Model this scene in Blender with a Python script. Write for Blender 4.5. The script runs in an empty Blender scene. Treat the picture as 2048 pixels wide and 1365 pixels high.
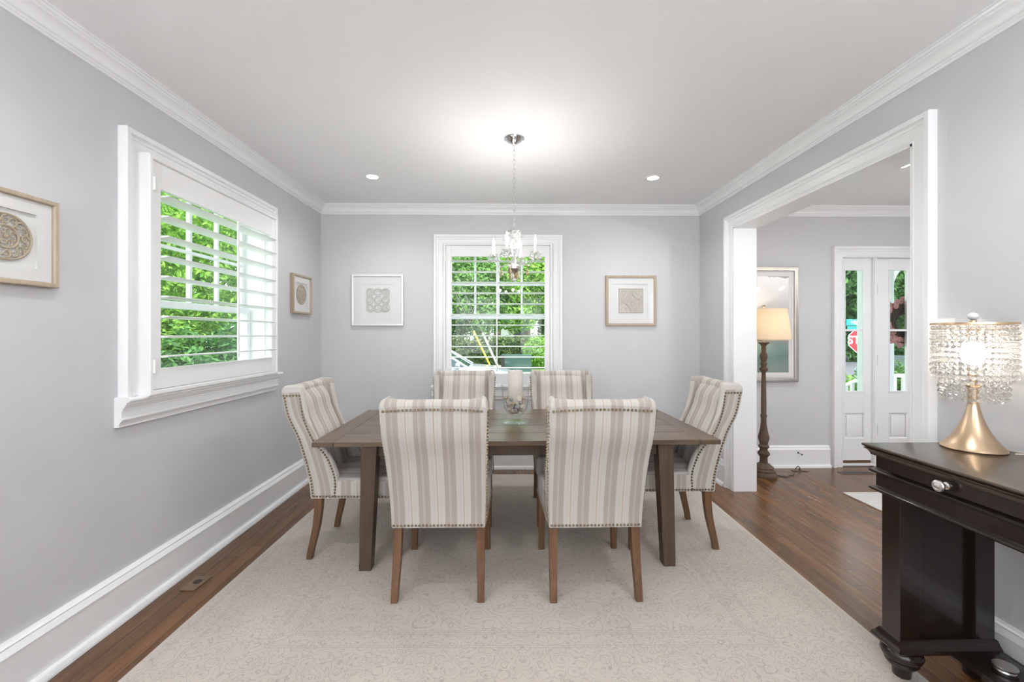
import bpy, math, random
from mathutils import Vector, Matrix, Euler
PI = math.pi
R = math.radians
S = bpy.context.scene
COL = S.collection

# ------------------------------------------------------------------ camera, world, sun, exposure
cd = bpy.data.cameras.new('camera'); cam = bpy.data.objects.new('camera', cd); COL.objects.link(cam)
cam.location = (0, 0, 1.39); cam.rotation_euler = (PI/2, 0, -R(.873))
cd.sensor_width = 36; cd.lens = 36*853/2048; cd.shift_y = -14.5/2048; cd.clip_start = .05; cd.clip_end = 300
S.camera = cam
S.view_settings.view_transform = 'Standard'; S.view_settings.look = 'None'
S.view_settings.exposure = 1.22; S.view_settings.gamma = 1; S.view_settings.use_curve_mapping = False
cy = S.cycles
cy.use_denoising = True; cy.max_bounces = 10; cy.diffuse_bounces = 5; cy.glossy_bounces = 4
cy.transmission_bounces = 6; cy.transparent_max_bounces = 16; cy.sample_clamp_indirect = 6
cy.caustics_reflective = False; cy.caustics_refractive = False; cy.blur_glossy = .5
w = bpy.data.worlds.new('sky'); S.world = w; w.use_nodes = True
nt = w.node_tree; bg = nt.nodes['Background']
tc = nt.nodes.new('ShaderNodeTexCoord'); sx = nt.nodes.new('ShaderNodeSeparateXYZ'); cr = nt.nodes.new('ShaderNodeValToRGB')
nt.links.new(tc.outputs['Generated'], sx.inputs[0]); nt.links.new(sx.outputs['Z'], cr.inputs[0]); nt.links.new(cr.outputs[0], bg.inputs[0])
cr.color_ramp.elements[0].color = (.93, .96, 1, 1); cr.color_ramp.elements[0].position = .0
cr.color_ramp.elements[1].color = (.78, .88, 1, 1); cr.color_ramp.elements[1].position = .9
bg.inputs[1].default_value = 2.0
sl = bpy.data.lights.new('sun', 'SUN'); sl.energy = 3.0; sl.angle = R(2); sl.color = (1, .96, .88)
so = bpy.data.objects.new('sun', sl); COL.objects.link(so); so.rotation_euler = Vector((-.35, .62, -.85)).to_track_quat('-Z', 'Y').to_euler()

def light(name, kind, loc, energy, size=.1, color=(1, 1, 1), rot=(0, 0, 0), parent=None, sy=None, blend=None, angle=None):
    l = bpy.data.lights.new(name, kind); l.energy = energy; l.color = color
    if kind == 'AREA':
        l.size = size
        if sy: l.shape = 'RECTANGLE'; l.size_y = sy
        else: l.shape = 'DISK'
    else: l.shadow_soft_size = size
    if kind == 'SPOT': l.spot_size = angle; l.spot_blend = blend
    o = bpy.data.objects.new(name, l); COL.objects.link(o); o.location = loc; o.rotation_euler = rot
    if parent: o.parent = parent
    return o
# ------------------------------------------------------------------ helpers
def rn(a, b): return random.uniform(a, b)
class MB:
    def __init__(s): s.v = []; s.f = []; s.uv = []; s.hasuv = False
    def add(s, vs, fs, uvs=None):
        b = len(s.v); s.v += [tuple(p) for p in vs]
        for i, f in enumerate(fs):
            s.f.append([b+k for k in f])
            if uvs: s.uv.append([uvs[k] for k in f]); s.hasuv = True
            else: s.uv.append(None)
        return s
    def box(s, x0, x1, y0, y1, z0, z1):
        return s.add([(x, y, z) for x in (x0, x1) for y in (y0, y1) for z in (z0, z1)],
                     [(0, 1, 3, 2), (4, 6, 7, 5), (0, 4, 5, 1), (2, 3, 7, 6), (0, 2, 6, 4), (1, 5, 7, 3)])
    def obox(s, c, size, M=None):
        M = M or Matrix.Identity(3); c = Vector(c); h = [k/2 for k in size]
        return s.add([c + M @ Vector((x*h[0], y*h[1], z*h[2])) for x in (-1, 1) for y in (-1, 1) for z in (-1, 1)],
                     [(0, 1, 3, 2), (4, 6, 7, 5), (0, 4, 5, 1), (2, 3, 7, 6), (0, 2, 6, 4), (1, 5, 7, 3)])
    def loft(s, rings, closed=True, cap=True, uvf=None):
        n = len(rings[0]); vs = [p for r in rings for p in r]; fs = []
        for i in range(len(rings)-1):
            for j in range(n if closed else n-1):
                k = (j+1) % n
                fs.append((i*n+j, i*n+k, (i+1)*n+k, (i+1)*n+j))
        if cap: fs.append(tuple(range(n))[::-1]); fs.append(tuple((len(rings)-1)*n+j for j in range(n)))
        return s.add(vs, fs)
    def tube(s, pts, r, seg=8, closed=False):
        pts = [Vector(p) for p in pts]; n = len(pts); rr = r if isinstance(r, (list, tuple)) else [r]*n
        rings = []; prev = None
        for i, p in enumerate(pts):
            if closed: t = pts[(i+1) % n]-pts[i-1]
            else: t = pts[min(i+1, n-1)]-pts[max(i-1, 0)]
            t.normalize()
            if prev is None:
                a = Vector((0, 0, 1)) if abs(t.z) < .9 else Vector((1, 0, 0)); u = t.cross(a).normalized()
            else:
                u = prev-t*prev.dot(t)
                u = u.normalized() if u.length > 1e-6 else t.orthogonal().normalized()
            prev = u; v = t.cross(u)
            rings.append([p+(u*math.cos(k*2*PI/seg)+v*math.sin(k*2*PI/seg))*rr[i] for k in range(seg)])
        if closed: rings.append(rings[0]); return s.loft(rings, cap=False)
        return s.loft(rings)
    def lathe(s, prof, c=(0, 0, 0), seg=24, M=None, sx=1, sy=1, cap=True):
        c = Vector(c); M = M or Matrix.Identity(3)
        rings = [[c+M @ Vector((max(r, 1e-4)*math.cos(k*2*PI/seg)*sx, max(r, 1e-4)*math.sin(k*2*PI/seg)*sy, z)) for k in range(seg)] for r, z in prof]
        return s.loft(rings, cap=cap)
    def ball(s, c, r, seg=10, sq=(1, 1, 1), M=None):
        c = Vector(c); M = M or Matrix.Identity(3); n = max(4, seg//2+1); rings = []
        for i in range(n+1):
            a = -PI/2+PI*i/n; q = max(math.cos(a), 1e-3)
            rings.append([c+M @ Vector((r*q*math.cos(k*2*PI/seg)*sq[0], r*q*math.sin(k*2*PI/seg)*sq[1], r*math.sin(a)*sq[2])) for k in range(seg)])
        return s.loft(rings)
    def prof(s, pr, p0, p1, u, v=(0, 0, 1)):
        """extrude a 2-D profile (a along u, b along v) from p0 to p1"""
        p0, p1, u, v = map(Vector, (p0, p1, u, v))
        return s.loft([[p+u*a+v*b for a, b in pr] for p in (p0, p1)])
    def sweep(s, path, pr, org, A, B, N, closed=True):
        """path of 2-D points in the plane (A,B); profile (w outward to the left of travel, h along N), mitred"""
        org, A, B, N = map(Vector, (org, A, B, N)); n = len(path); rings = []
        for i in range(n):
            p = Vector(path[i])
            d0 = (Vector(path[i])-Vector(path[i-1])).normalized() if (closed or i > 0) else None
            d1 = (Vector(path[(i+1) % n])-Vector(path[i])).normalized() if (closed or i < n-1) else None
            if d0 is None: d0 = d1
            if d1 is None: d1 = d0
            n0 = Vector((-d0.y, d0.x)); n1 = Vector((-d1.y, d1.x)); m = (n0+n1).normalized(); m = m/max(m.dot(n0), .2)
            rings.append([org+A*(p.x+m.x*a)+B*(p.y+m.y*a)+N*h for a, h in pr])
        if closed: rings.append(rings[0])
        return s.loft(rings, cap=not closed)
    def build(s, name, mat, parent=None, smooth=True, bevel=0, seg=2, ang=40, sub=0):
        m = bpy.data.meshes.new(name); m.from_pydata(s.v, [], s.f)
        if s.hasuv:
            ul = m.uv_layers.new(name='UVMap'); i = 0
            for u in s.uv:
                for q in (u or []): ul.data[i].uv = q; i += 1
        if mat: m.materials.append(mat)
        m.update()
        import bmesh
        bm = bmesh.new(); bm.from_mesh(m); bmesh.ops.recalc_face_normals(bm, faces=bm.faces[:]); bm.to_mesh(m); bm.free()
        if smooth:
            m.shade_smooth(); m.set_sharp_from_angle(angle=R(ang))
        o = bpy.data.objects.new(name, m); COL.objects.link(o)
        if parent: o.parent = parent
        if bevel:
            b = o.modifiers.new('bevel', 'BEVEL'); b.width = bevel; b.segments = seg; b.limit_method = 'ANGLE'; b.angle_limit = R(50); b.harden_normals = False
        if sub:
            b = o.modifiers.new('sub', 'SUBSURF'); b.levels = sub; b.render_levels = sub
        return o
def tag(o, label=None, cat=None, group=None, kind=None):
    if label: o['label'] = label
    if cat: o['category'] = cat
    if group: o['group'] = group
    if kind: o['kind'] = kind
    return o
def thing(name, label, cat, loc=(0, 0, 0), rz=0, group=None, kind=None):
    o = bpy.data.objects.new(name, None); COL.objects.link(o); o.location = loc; o.rotation_euler = (0, 0, rz); o.empty_display_size = .1
    return tag(o, label, cat, group, kind)
def copy_tree(o, parent=None):
    c = o.copy(); COL.objects.link(c)
    if parent: c.parent = parent
    for ch in list(o.children):
        if ch.name in COL.objects: copy_tree(ch, c)
    return c
def RM(ax, ang): return Matrix.Rotation(ang, 3, ax)

# ------------------------------------------------------------------ materials
def mat(name, col, rough=.5, metal=0, spec=.5, em=None, es=0, coat=0):
    m = bpy.data.materials.new(name); m.use_nodes = True; b = m.node_tree.nodes['Principled BSDF']
    b.inputs['Base Color'].default_value = (*col, 1); b.inputs['Roughness'].default_value = rough; b.inputs['Metallic'].default_value = metal
    b.inputs['Specular IOR Level'].default_value = spec; b.inputs['Coat Weight'].default_value = coat
    if em: b.inputs['Emission Color'].default_value = (*em, 1); b.inputs['Emission Strength'].default_value = es
    return m
def N(m, t, **kw):
    n = m.node_tree.nodes.new(t)
    for k, v in kw.items(): setattr(n, k, v)
    return n
def LK(m, a, b): m.node_tree.links.new(a, b)
def mth(m, op, a, b=None, clamp=False):
    n = N(m, 'ShaderNodeMath', operation=op); n.use_clamp = clamp
    for i, x in enumerate((a, b)):
        if x is None: continue
        if isinstance(x, (int, float)): n.inputs[i].default_value = x
        else: LK(m, x, n.inputs[i])
    return n.outputs[0]
def mix(m, f, a, b):
    n = N(m, 'ShaderNodeMix', data_type='RGBA')
    for i, x in ((0, f), (6, a), (7, b)):
        if isinstance(x, (int, float)): n.inputs[i].default_value = x
        elif isinstance(x, tuple): n.inputs[i].default_value = (*x, 1)
        else: LK(m, x, n.inputs[i])
    return n.outputs[2]
def bsdf(m): return m.node_tree.nodes['Principled BSDF']
def noise(m, vec, scale, detail=3, rough=.5, dist=0):
    n = N(m, 'ShaderNodeTexNoise'); n.inputs['Scale'].default_value = scale; n.inputs['Detail'].default_value = detail
    n.inputs['Roughness'].default_value = rough; n.inputs['Distortion'].default_value = dist
    if vec is not None: LK(m, vec, n.inputs['Vector'])
    return n
def objc(m, scale=(1, 1, 1), which='Object'):
    t = N(m, 'ShaderNodeTexCoord'); mp = N(m, 'ShaderNodeMapping'); mp.inputs['Scale'].default_value = scale
    LK(m, t.outputs[which], mp.inputs[0]); return mp.outputs[0]
def bump(m, h, strength, dist=.01):
    b = N(m, 'ShaderNodeBump'); b.inputs['Strength'].default_value = strength; b.inputs['Distance'].default_value = dist
    LK(m, h, b.inputs['Height']); LK(m, b.outputs[0], bsdf(m).inputs['Normal'])
def paint(name, col, rough=.6, amt=.03, sc=6, bs=.05):
    m = mat(name, col, rough); v = objc(m); n = noise(m, v, sc, 4)
    d = tuple(c*(1-amt) for c in col)
    LK(m, mix(m, n.outputs[0], d, tuple(min(1, c*(1+amt)) for c in col)), bsdf(m).inputs['Base Color'])
    n2 = noise(m, v, 240, 2); bump(m, n2.outputs[0], bs, .002); return m
M_wall = paint('grey wall paint', (.575, .573, .583), .5)
M_ceil = paint('ceiling paint', (.88, .88, .885), .8, .01)
M_trim = paint('white trim paint', (.84, .845, .85), .28, .01, 3, .01)
M_shut = paint('shutter paint', (.84, .84, .84), .35, .01, 3, .01)
M_sash = paint('sash paint', (.80, .82, .84), .4, .01, 3, .01)
M_mat = paint('mat board', (.76, .755, .74), .8, .01)

def wood(name, c1, c2, axis='Y', rough=.4, stretch=14, sc=3.0, coat=0, bs=.15):
    m = mat(name, c1, rough, coat=coat); k = {'X': (1/stretch, 1, 1), 'Y': (1, 1/stretch, 1), 'Z': (1, 1, 1/stretch)}[axis]
    v = objc(m, k); n = noise(m, v, sc*12, 6, .65, 1.2); n2 = noise(m, v, sc*3, 3, .5, .5)
    f = mth(m, 'ADD', mth(m, 'MULTIPLY', n.outputs[0], .6), mth(m, 'MULTIPLY', n2.outputs[0], .4))
    r = N(m, 'ShaderNodeMapRange'); r.inputs[1].default_value = .32; r.inputs[2].default_value = .68; LK(m, f, r.inputs[0])
    LK(m, mix(m, r.outputs[0], c1, c2), bsdf(m).inputs['Base Color']); bump(m, f, bs, .003); return m
M_tab_x = wood('table wood lengthwise', (.075, .048, .030), (.19, .133, .090), 'X', .30, 16, 3)
M_tab_y = wood('table wood crosswise', (.07, .045, .029), (.18, .125, .085), 'Y', .30, 16, 3)
M_tleg = wood('table leg wood', (.045, .027, .016), (.118, .072, .043), 'Z', .5, 12, 3)
M_cleg = wood('chair leg wood', (.085, .040, .018), (.195, .098, .048), 'Z', .42, 14, 4)
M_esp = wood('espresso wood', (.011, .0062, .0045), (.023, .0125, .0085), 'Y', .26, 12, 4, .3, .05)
M_esp_lit_top = wood('espresso wood lit top', (.034, .019, .011), (.060, .036, .022), 'Y', .28, 12, 4, .3, .05)  # espresso wood with the lamp's light on the top put into its colour
M_frame = wood('pale wood frame', (.36, .28, .20), (.48, .39, .295), 'Z', .5, 10, 6, 0, .05)
M_lampwood = wood('turned lamp wood', (.06, .035, .02), (.17, .11, .07), 'Z', .7, 5, 4, 0, .4)
M_oldwood = wood('floor outlet wood', (.10, .06, .03), (.24, .16, .09), 'Y', .4, 6, 4)

def floor_mat():
    m = mat('oak floor', (.1, .05, .03), .22); v = objc(m); s = N(m, 'ShaderNodeSeparateXYZ'); LK(m, v, s.inputs[0])
    pw = .083; px = mth(m, 'DIVIDE', s.outputs[0], pw); idx = mth(m, 'FLOOR', px); fr = mth(m, 'FRACT', px)
    wn = N(m, 'ShaderNodeTexWhiteNoise', noise_dimensions='1D'); LK(m, idx, wn.inputs['W'])
    yy = mth(m, 'ADD', s.outputs[1], mth(m, 'MULTIPLY', wn.outputs[0], 7.0)); py = mth(m, 'DIVIDE', yy, 1.35); iy = mth(m, 'FLOOR', py); fy = mth(m, 'FRACT', py)
    wn2 = N(m, 'ShaderNodeTexWhiteNoise', noise_dimensions='2D'); cb = N(m, 'ShaderNodeCombineXYZ'); LK(m, idx, cb.inputs[0]); LK(m, iy, cb.inputs[1]); LK(m, cb.outputs[0], wn2.inputs['Vector'])
    c2 = N(m, 'ShaderNodeCombineXYZ'); LK(m, s.outputs[0], c2.inputs[0]); LK(m, mth(m, 'MULTIPLY', s.outputs[1], .045), c2.inputs[1]); LK(m, mth(m, 'MULTIPLY', wn2.outputs[0], 9), c2.inputs[2])
    g = noise(m, c2.outputs[0], 60, 5, .6, .5); g2 = noise(m, c2.outputs[0], 12, 3, .5, 1.2)
    gm = mth(m, 'ADD', mth(m, 'MULTIPLY', g.outputs[0], .65), mth(m, 'MULTIPLY', g2.outputs[0], .35))
    r = N(m, 'ShaderNodeMapRange'); r.inputs[1].default_value = .27; r.inputs[2].default_value = .73; LK(m, gm, r.inputs[0])
    base = mix(m, r.outputs[0], (.080, .034, .012), (.225, .105, .042))
    tone = mix(m, wn2.outputs[0], (.74, .74, .74), (1.12, 1.10, 1.06))
    mu = N(m, 'ShaderNodeMix', data_type='RGBA', blend_type='MULTIPLY'); mu.inputs[0].default_value = 1; LK(m, base, mu.inputs[6]); LK(m, tone, mu.inputs[7])
    gap = mth(m, 'MAXIMUM', mth(m, 'LESS_THAN', fr, .028), mth(m, 'LESS_THAN', fy, .0022))
    col = mix(m, gap, mu.outputs[2], (.012, .007, .004)); LK(m, col, bsdf(m).inputs['Base Color'])
    rr = N(m, 'ShaderNodeMapRange'); rr.inputs[3].default_value = .22; rr.inputs[4].default_value = .30; LK(m, g.outputs[0], rr.inputs[0]); LK(m, rr.outputs[0], bsdf(m).inputs['Roughness'])
    h = mth(m, 'SUBTRACT', mth(m, 'MULTIPLY', g2.outputs[0], .4), gap); bump(m, h, .12, .002); return m
M_floor = floor_mat()

def fabric_mat():
    m = mat('striped upholstery', (.7, .68, .65), .9, spec=.2); t = N(m, 'ShaderNodeUVMap'); s = N(m, 'ShaderNodeSeparateXYZ'); LK(m, t.outputs[0], s.inputs[0])
    P = .136; f = mth(m, 'FRACT', mth(m, 'ADD', mth(m, 'DIVIDE', s.outputs[0], P), 10.5))
    r = N(m, 'ShaderNodeValToRGB'); r.color_ramp.interpolation = 'CONSTANT'; LK(m, f, r.inputs[0]); e = r.color_ramp.elements
    lt = (.545, .518, .476); dk = (.395, .345, .303); tan = (.42, .32, .20); wh = (.64, .61, .57); ln = (.28, .235, .20); g2 = (.49, .47, .445)
    # 0.5 is the tan line in the middle of the pale band; 0 / 1 is the white pair in the middle of the taupe band
    st = [(0, wh), (.010, dk), (.215, g2), (.235, lt), (.36, g2), (.385, lt), (.488, tan), (.512, lt), (.61, g2), (.635, lt), (.765, g2), (.785, dk), (.955, wh), (.965, ln), (.978, wh), (.988, ln)]
    while len(e) < len(st): e.new(.5)
    for i, (p, c) in enumerate(st): e[i].position = p; e[i].color = (*c, 1)
    v = objc(m); n = noise(m, v, 420, 2); LK(m, mix(m, mth(m, 'MULTIPLY', n.outputs[0], .16), r.outputs[0], (.42, .40, .37)), bsdf(m).inputs['Base Color'])
    w1 = N(m, 'ShaderNodeTexWave', bands_direction='X'); w1.inputs['Scale'].default_value = 300; LK(m, v, w1.inputs[0])
    bump(m, n.outputs[0], .12, .002); bsdf(m).inputs['Sheen Weight'].default_value = .15; return m
M_fab = fabric_mat()

def rug_mat():
    m = mat('carved rug pile', (.6, .57, .53), .95, spec=.1); v = objc(m); s = N(m, 'ShaderNodeSeparateXYZ'); LK(m, v, s.inputs[0])
    ax = mth(m, 'ABSOLUTE', s.outputs[0]); ay = mth(m, 'ABSOLUTE', s.outputs[1])
    cb = N(m, 'ShaderNodeCombineXYZ'); LK(m, ax, cb.inputs[0]); LK(m, ay, cb.inputs[1])
    # rectangular "distance from the edge" and border bands
    dx = mth(m, 'SUBTRACT', 1.615, ax); dy = mth(m, 'SUBTRACT', 1.40, ay); d = mth(m, 'MINIMUM', dx, dy)
    def line(x, w):
        return mth(m, 'LESS_THAN', mth(m, 'ABSOLUTE', x), w)
    lines = None
    for q in (.05, .062, .14, .152, .48, .492, .56, .572, .585):
        l = line(mth(m, 'SUBTRACT', d, q), .0016); lines = l if lines is None else mth(m, 'MAXIMUM', lines, l)
    # flowery loops from distorted voronoi cells
    nz = noise(m, cb.outputs[0], 6, 2, .5, 0); va = N(m, 'ShaderNodeVectorMath', operation='ADD'); sc = N(m, 'ShaderNodeVectorMath', operation='SCALE'); sc.inputs['Scale'].default_value = .07
    LK(m, nz.outputs['Color'], sc.inputs[0]); LK(m, cb.outputs[0], va.inputs[0]); LK(m, sc.outputs[0], va.inputs[1])
    def vor(scale, th):
        a = N(m, 'ShaderNodeTexVoronoi', feature='DISTANCE_TO_EDGE'); a.inputs['Scale'].default_value = scale; LK(m, va.outputs[0], a.inputs['Vector'])
        return mth(m, 'LESS_THAN', a.outputs['Distance'], th)
    def rings(scale, per, th):
        a = N(m, 'ShaderNodeTexVoronoi', feature='F1'); a.inputs['Scale'].default_value = scale; a.inputs['Randomness'].default_value = .75; LK(m, va.outputs[0], a.inputs['Vector'])
        fr = mth(m, 'FRACT', mth(m, 'MULTIPLY', a.outputs['Distance'], per)); return mth(m, 'LESS_THAN', mth(m, 'ABSOLUTE', mth(m, 'SUBTRACT', fr, .5)), th)
    field = mth(m, 'MAXIMUM', rings(9.5, 4.6, .06), rings(22, 1.7, .055))
    bord = mth(m, 'MAXIMUM', rings(13, 4.2, .07), rings(34, 1.6, .065))
    # diamond lattice in the field
    dm = mth(m, 'PINGPONG', mth(m, 'ADD', ax, mth(m, 'MULTIPLY', ay, 1.15)), .30); dia = mth(m, 'MAXIMUM', line(dm, .0016), line(mth(m, 'SUBTRACT', dm, .022), .0014))
    inb = mth(m, 'LESS_THAN', d, .58)
    pat = mth(m, 'ADD', mth(m, 'MULTIPLY', inb, bord), mth(m, 'MULTIPLY', mth(m, 'SUBTRACT', 1, inb), mth(m, 'MAXIMUM', field, dia)))
    brk = noise(m, v, 14, 3, .7); pat = mth(m, 'MULTIPLY', pat, mth(m, 'GREATER_THAN', brk.outputs[0], .40)); pat = mth(m, 'MAXIMUM', pat, lines)
    edge = mth(m, 'GREATER_THAN', d, .02); pat = mth(m, 'MULTIPLY', pat, edge)
    n = noise(m, v, 7, 4, .6); base = mix(m, n.outputs[0], (.505, .448, .392), (.595, .537, .475))
    fi = noise(m, v, 260, 2); base = mix(m, mth(m, 'MULTIPLY', fi.outputs[0], .25), base, (.46, .42, .38))
    LK(m, mix(m, mth(m, 'MULTIPLY', pat, .42), base, (.27, .24, .225)), bsdf(m).inputs['Base Color'])
    bump(m, mth(m, 'ADD', mth(m, 'MULTIPLY', pat, -1), mth(m, 'MULTIPLY', fi.outputs[0], .25)), .45, .004); return m
M_rug = rug_mat()

def glass(name, tint=(1, 1, 1), ior=1.45, rough=0.0, extra=0.0):
    m = bpy.data.materials.new(name); m.use_nodes = True; t = m.node_tree; t.nodes.clear()
    o = N(m, 'ShaderNodeOutputMaterial'); a = N(m, 'ShaderNodeBsdfTransparent'); a.inputs[0].default_value = (*tint, 1)
    g = N(m, 'ShaderNodeBsdfGlossy'); g.inputs['Roughness'].default_value = rough; lw = N(m, 'ShaderNodeLayerWeight'); lw.inputs[0].default_value = .5
    f0 = ((ior-1)/(ior+1))**2; pw = mth(m, 'ADD', mth(m, 'MULTIPLY', mth(m, 'POWER', lw.outputs['Facing'], 5.0), 1-f0), f0)
    mx = N(m, 'ShaderNodeMixShader'); LK(m, mth(m, 'ADD', pw, extra, True), mx.inputs[0]); LK(m, a.outputs[0], mx.inputs[1]); LK(m, g.outputs[0], mx.inputs[2]); LK(m, mx.outputs[0], o.inputs[0]); return m
def crystal(name, col, f=.5, milk=.15):
    m = bpy.data.materials.new(name); m.use_nodes = True; t = m.node_tree; t.nodes.clear()
    o = N(m, 'ShaderNodeOutputMaterial'); a = N(m, 'ShaderNodeBsdfTransparent'); a.inputs[0].default_value = (*col, 1)
    g = N(m, 'ShaderNodeBsdfGlass'); g.inputs['IOR'].default_value = 1.5; g.inputs['Color'].default_value = (*col, 1)
    g.inputs['Roughness'].default_value = .02; mx = N(m, 'ShaderNodeMixShader'); mx.inputs[0].default_value = f
    tr = N(m, 'ShaderNodeBsdfTranslucent'); tr.inputs[0].default_value = (*col, 1); m2 = N(m, 'ShaderNodeMixShader'); m2.inputs[0].default_value = milk
    LK(m, a.outputs[0], mx.inputs[1]); LK(m, g.outputs[0], mx.inputs[2]); LK(m, mx.outputs[0], m2.inputs[1]); LK(m, tr.outputs[0], m2.inputs[2]); LK(m, m2.outputs[0], o.inputs[0]); return m
M_pane = glass('window glass', (.97, .99, .98), 1.35)
M_picglass = glass('picture glass', (1, 1, 1), 1.35)
M_bowl = glass('clear bowl glass', (.992, .996, .994), 1.4, 0, .0)
M_cry = crystal('clear crystal', (.97, .97, .97), .6)
M_crya = crystal('amber crystal', (.90, .80, .66), .7, .05); M_cryc = crystal('chandelier crystal', (.97, .97, .97), .7, .03)
M_chrome = mat('chrome', (.75, .75, .76), .12, 1)
M_nickel = mat('brushed nickel', (.62, .60, .57), .32, 1)
M_silver = mat('silver leaf frame', (.50, .465, .42), .30, 1)
M_silverp = mat('silver painted frame', (.78, .78, .79), .35, .35)
M_brass = mat('brushed brass', (.57, .425, .285), .30, 1)
M_bronze = mat('aged bronze nails', (.34, .27, .19), .32, 1)
M_dark = mat('dark metal', (.03, .03, .03), .4, .5)
M_candlew = mat('candle sleeve', (.85, .82, .76), .5)
M_bulb = mat('lit flame bulb', (1, 1, 1), .3, em=(1, .86, .68), es=30)
M_bulb2 = mat('lit lamp bulb', (1, 1, 1), .3, em=(1, .90, .76), es=26)
M_lens = mat('lit downlight lens', (1, 1, 1), .3, em=(1, .97, .92), es=9)
M_plate = mat('white plastic', (.82, .82, .80), .35)
M_porc = mat('white porcelain', (.80, .80, .80), .15)
M_hinge = mat('satin steel hinge', (.16, .16, .16), .4, .6)

# ------------------------------------------------------------------ room shell
XL, XR, YB, HC = -1.895, 2.02, 4.405, 2.71
XH, XH1, YR, YHR = 2.20, 6.0, -2.1, -1.1       # hall side of the dividing wall, hall far wall, rear walls
def st(name, mb, m, **k): return tag(mb.build(name, m, **k), kind='structure')
st('floor', MB().box(XL-.2, XH1+.2, YR-.2, YB+.2, -.12, 0), M_floor, smooth=False)
st('ceiling', MB().box(XL-.2, XH1+.2, YR-.2, YB+.2, HC, HC+.15), M_ceil, smooth=False)
WL = dict(y0=2.225, y1=3.385, z0=1.075, z1=2.30)     # left window opening
WB = dict(x0=-.625, x1=.475, z0=.86, z1=2.295)       # back window opening
DR = dict(x0=3.50, x1=4.66, z0=0, z1=2.20)           # front door + sidelight opening
m = MB(); a, b = XL-.2, XL
m.box(a, b, YR-.2, WL['y0'], 0, HC); m.box(a, b, WL['y1'], YB+.2, 0, HC); m.box(a, b, WL['y0'], WL['y1'], 0, WL['z0']); m.box(a, b, WL['y0'], WL['y1'], WL['z1'], HC)
st('wall_left', m, M_wall, smooth=False)
m = MB(); a, b = YB, YB+.2
m.box(XL, WB['x0'], a, b, 0, HC); m.box(WB['x1'], DR['x0'], a, b, 0, HC); m.box(WB['x0'], WB['x1'], a, b, 0, WB['z0']); m.box(WB['x0'], WB['x1'], a, b, WB['z1'], HC)
m.box(DR['x0'], DR['x1'], a, b, DR['z1'], HC); m.box(DR['x1'], XH1+.2, a, b, 0, HC)
st('wall_back', m, M_wall, smooth=False)
OY0, OY1, OZ = 2.075, 3.735, 2.33
m = MB(); m.box(XR, XH, YR, OY0, 0, HC); m.box(XR, XH, OY1, YB, 0, HC); m.box(XR, XH, OY0, OY1, OZ, HC)
st('wall_right', m, M_wall, smooth=False)
m = MB()
for x0, x1 in ((XL, -1.6), (-.3, .4), (1.7, XR)): m.box(x0, x1, YR-.2, YR, 0, HC)
for x0, x1 in ((-1.6, -.3), (.4, 1.7)): m.box(x0, x1, YR-.2, YR, 0, .75); m.box(x0, x1, YR-.2, YR, 2.35, HC)
st('wall_rear', m, M_wall, smooth=False)
m = MB(); m.box(XH, 3.35, YHR-.2, YHR, 0, HC); m.box(4.65, XH1, YHR-.2, YHR, 0, HC); m.box(3.35, 4.65, YHR-.2, YHR, 0, .75); m.box(3.35, 4.65, YHR-.2, YHR, 2.35, HC)
st('wall_hall_rear', m, M_wall, smooth=False)
st('wall_hall_side', MB().box(XH1, XH1+.2, YHR, YB, 0, HC), M_wall, smooth=False)

# baseboards and crowns
BP = [(0, 0), (.055, 0), (.055, .012), (.046, .026), (.030, .030), (.030, .178), (.034, .182), (.030, .190), (.020, .205), (.022, .212), (.012, .222), (0, .224)]
CP = [(0, 0), (.012, -.0), (.012, -.012), (.020, -.014), (.030, -.030), (.030, -.034), (.060, -.070), (.064, -.070), (.070, -.082), (.082, -.084), (.082, -.095), (0, -.095)]
CP = [(0, -.095), (.010, -.095), (.010, -.085), (.016, -.082), (.016, -.074), (.026, -.070), (.028, -.058), (.044, -.034), (.056, -.028), (.056, -.020), (.066, -.016), (.070, -.008), (.078, -.008), (.078, 0), (0, 0)]
def base(name, p0, p1, u, sc=1.0): return st(name, MB().prof([(a*sc, b) for a, b in BP], p0, p1, u), M_trim)
base('baseboard_left', (XL, YR, 0), (XL, YB, 0), (1, 0, 0), 1.2)
base('baseboard_back', (XL, YB, 0), (XR, YB, 0), (0, -1, 0), .85)
base('baseboard_right', (XR, OY1+.115, 0), (XR, YB, 0), (-1, 0, 0))
base('baseboard_right', (XR, YR, 0), (XR, OY0-.115, 0), (-1, 0, 0))
base('baseboard_hall', (XH, YB, 0), (3.375, YB, 0), (0, -1, 0), .85)
base('baseboard_hall', (XH, OY1+.115, 0), (XH, YB, 0), (1, 0, 0))
base('baseboard_rear', (XL, YR, 0), (XR, YR, 0), (0, 1, 0))
def crown(n, p0, p1, u): return st('trim_%d' % n, MB().prof(CP, p0, p1, u), M_trim)
crown(1, (XL, YR, HC), (XL, YB, HC), (1, 0, 0)); crown(2, (XL, YB, HC), (XR, YB, HC), (0, -1, 0)); crown(3, (XR, YR, HC), (XR, YB, HC), (-1, 0, 0))
crown(4, (XH, YB, HC), (XH1, YB, HC), (0, -1, 0)); crown(5, (XH, YHR, HC), (XH, YB, HC), (1, 0, 0)); crown(6, (XH1, YHR, HC), (XH1, YB, HC), (-1, 0, 0)); crown(7, (XL, YR, HC), (XR, YR, HC), (0, 1, 0))
# casings
CAS = [(0, 0), (0, .014), (.008, .018), (.014, .014), (.016, .018), (.062, .022), (.066, .028), (.074, .026), (.082, .030), (.086, .040), (.108, .042), (.111, .038), (.111, 0)]
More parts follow.
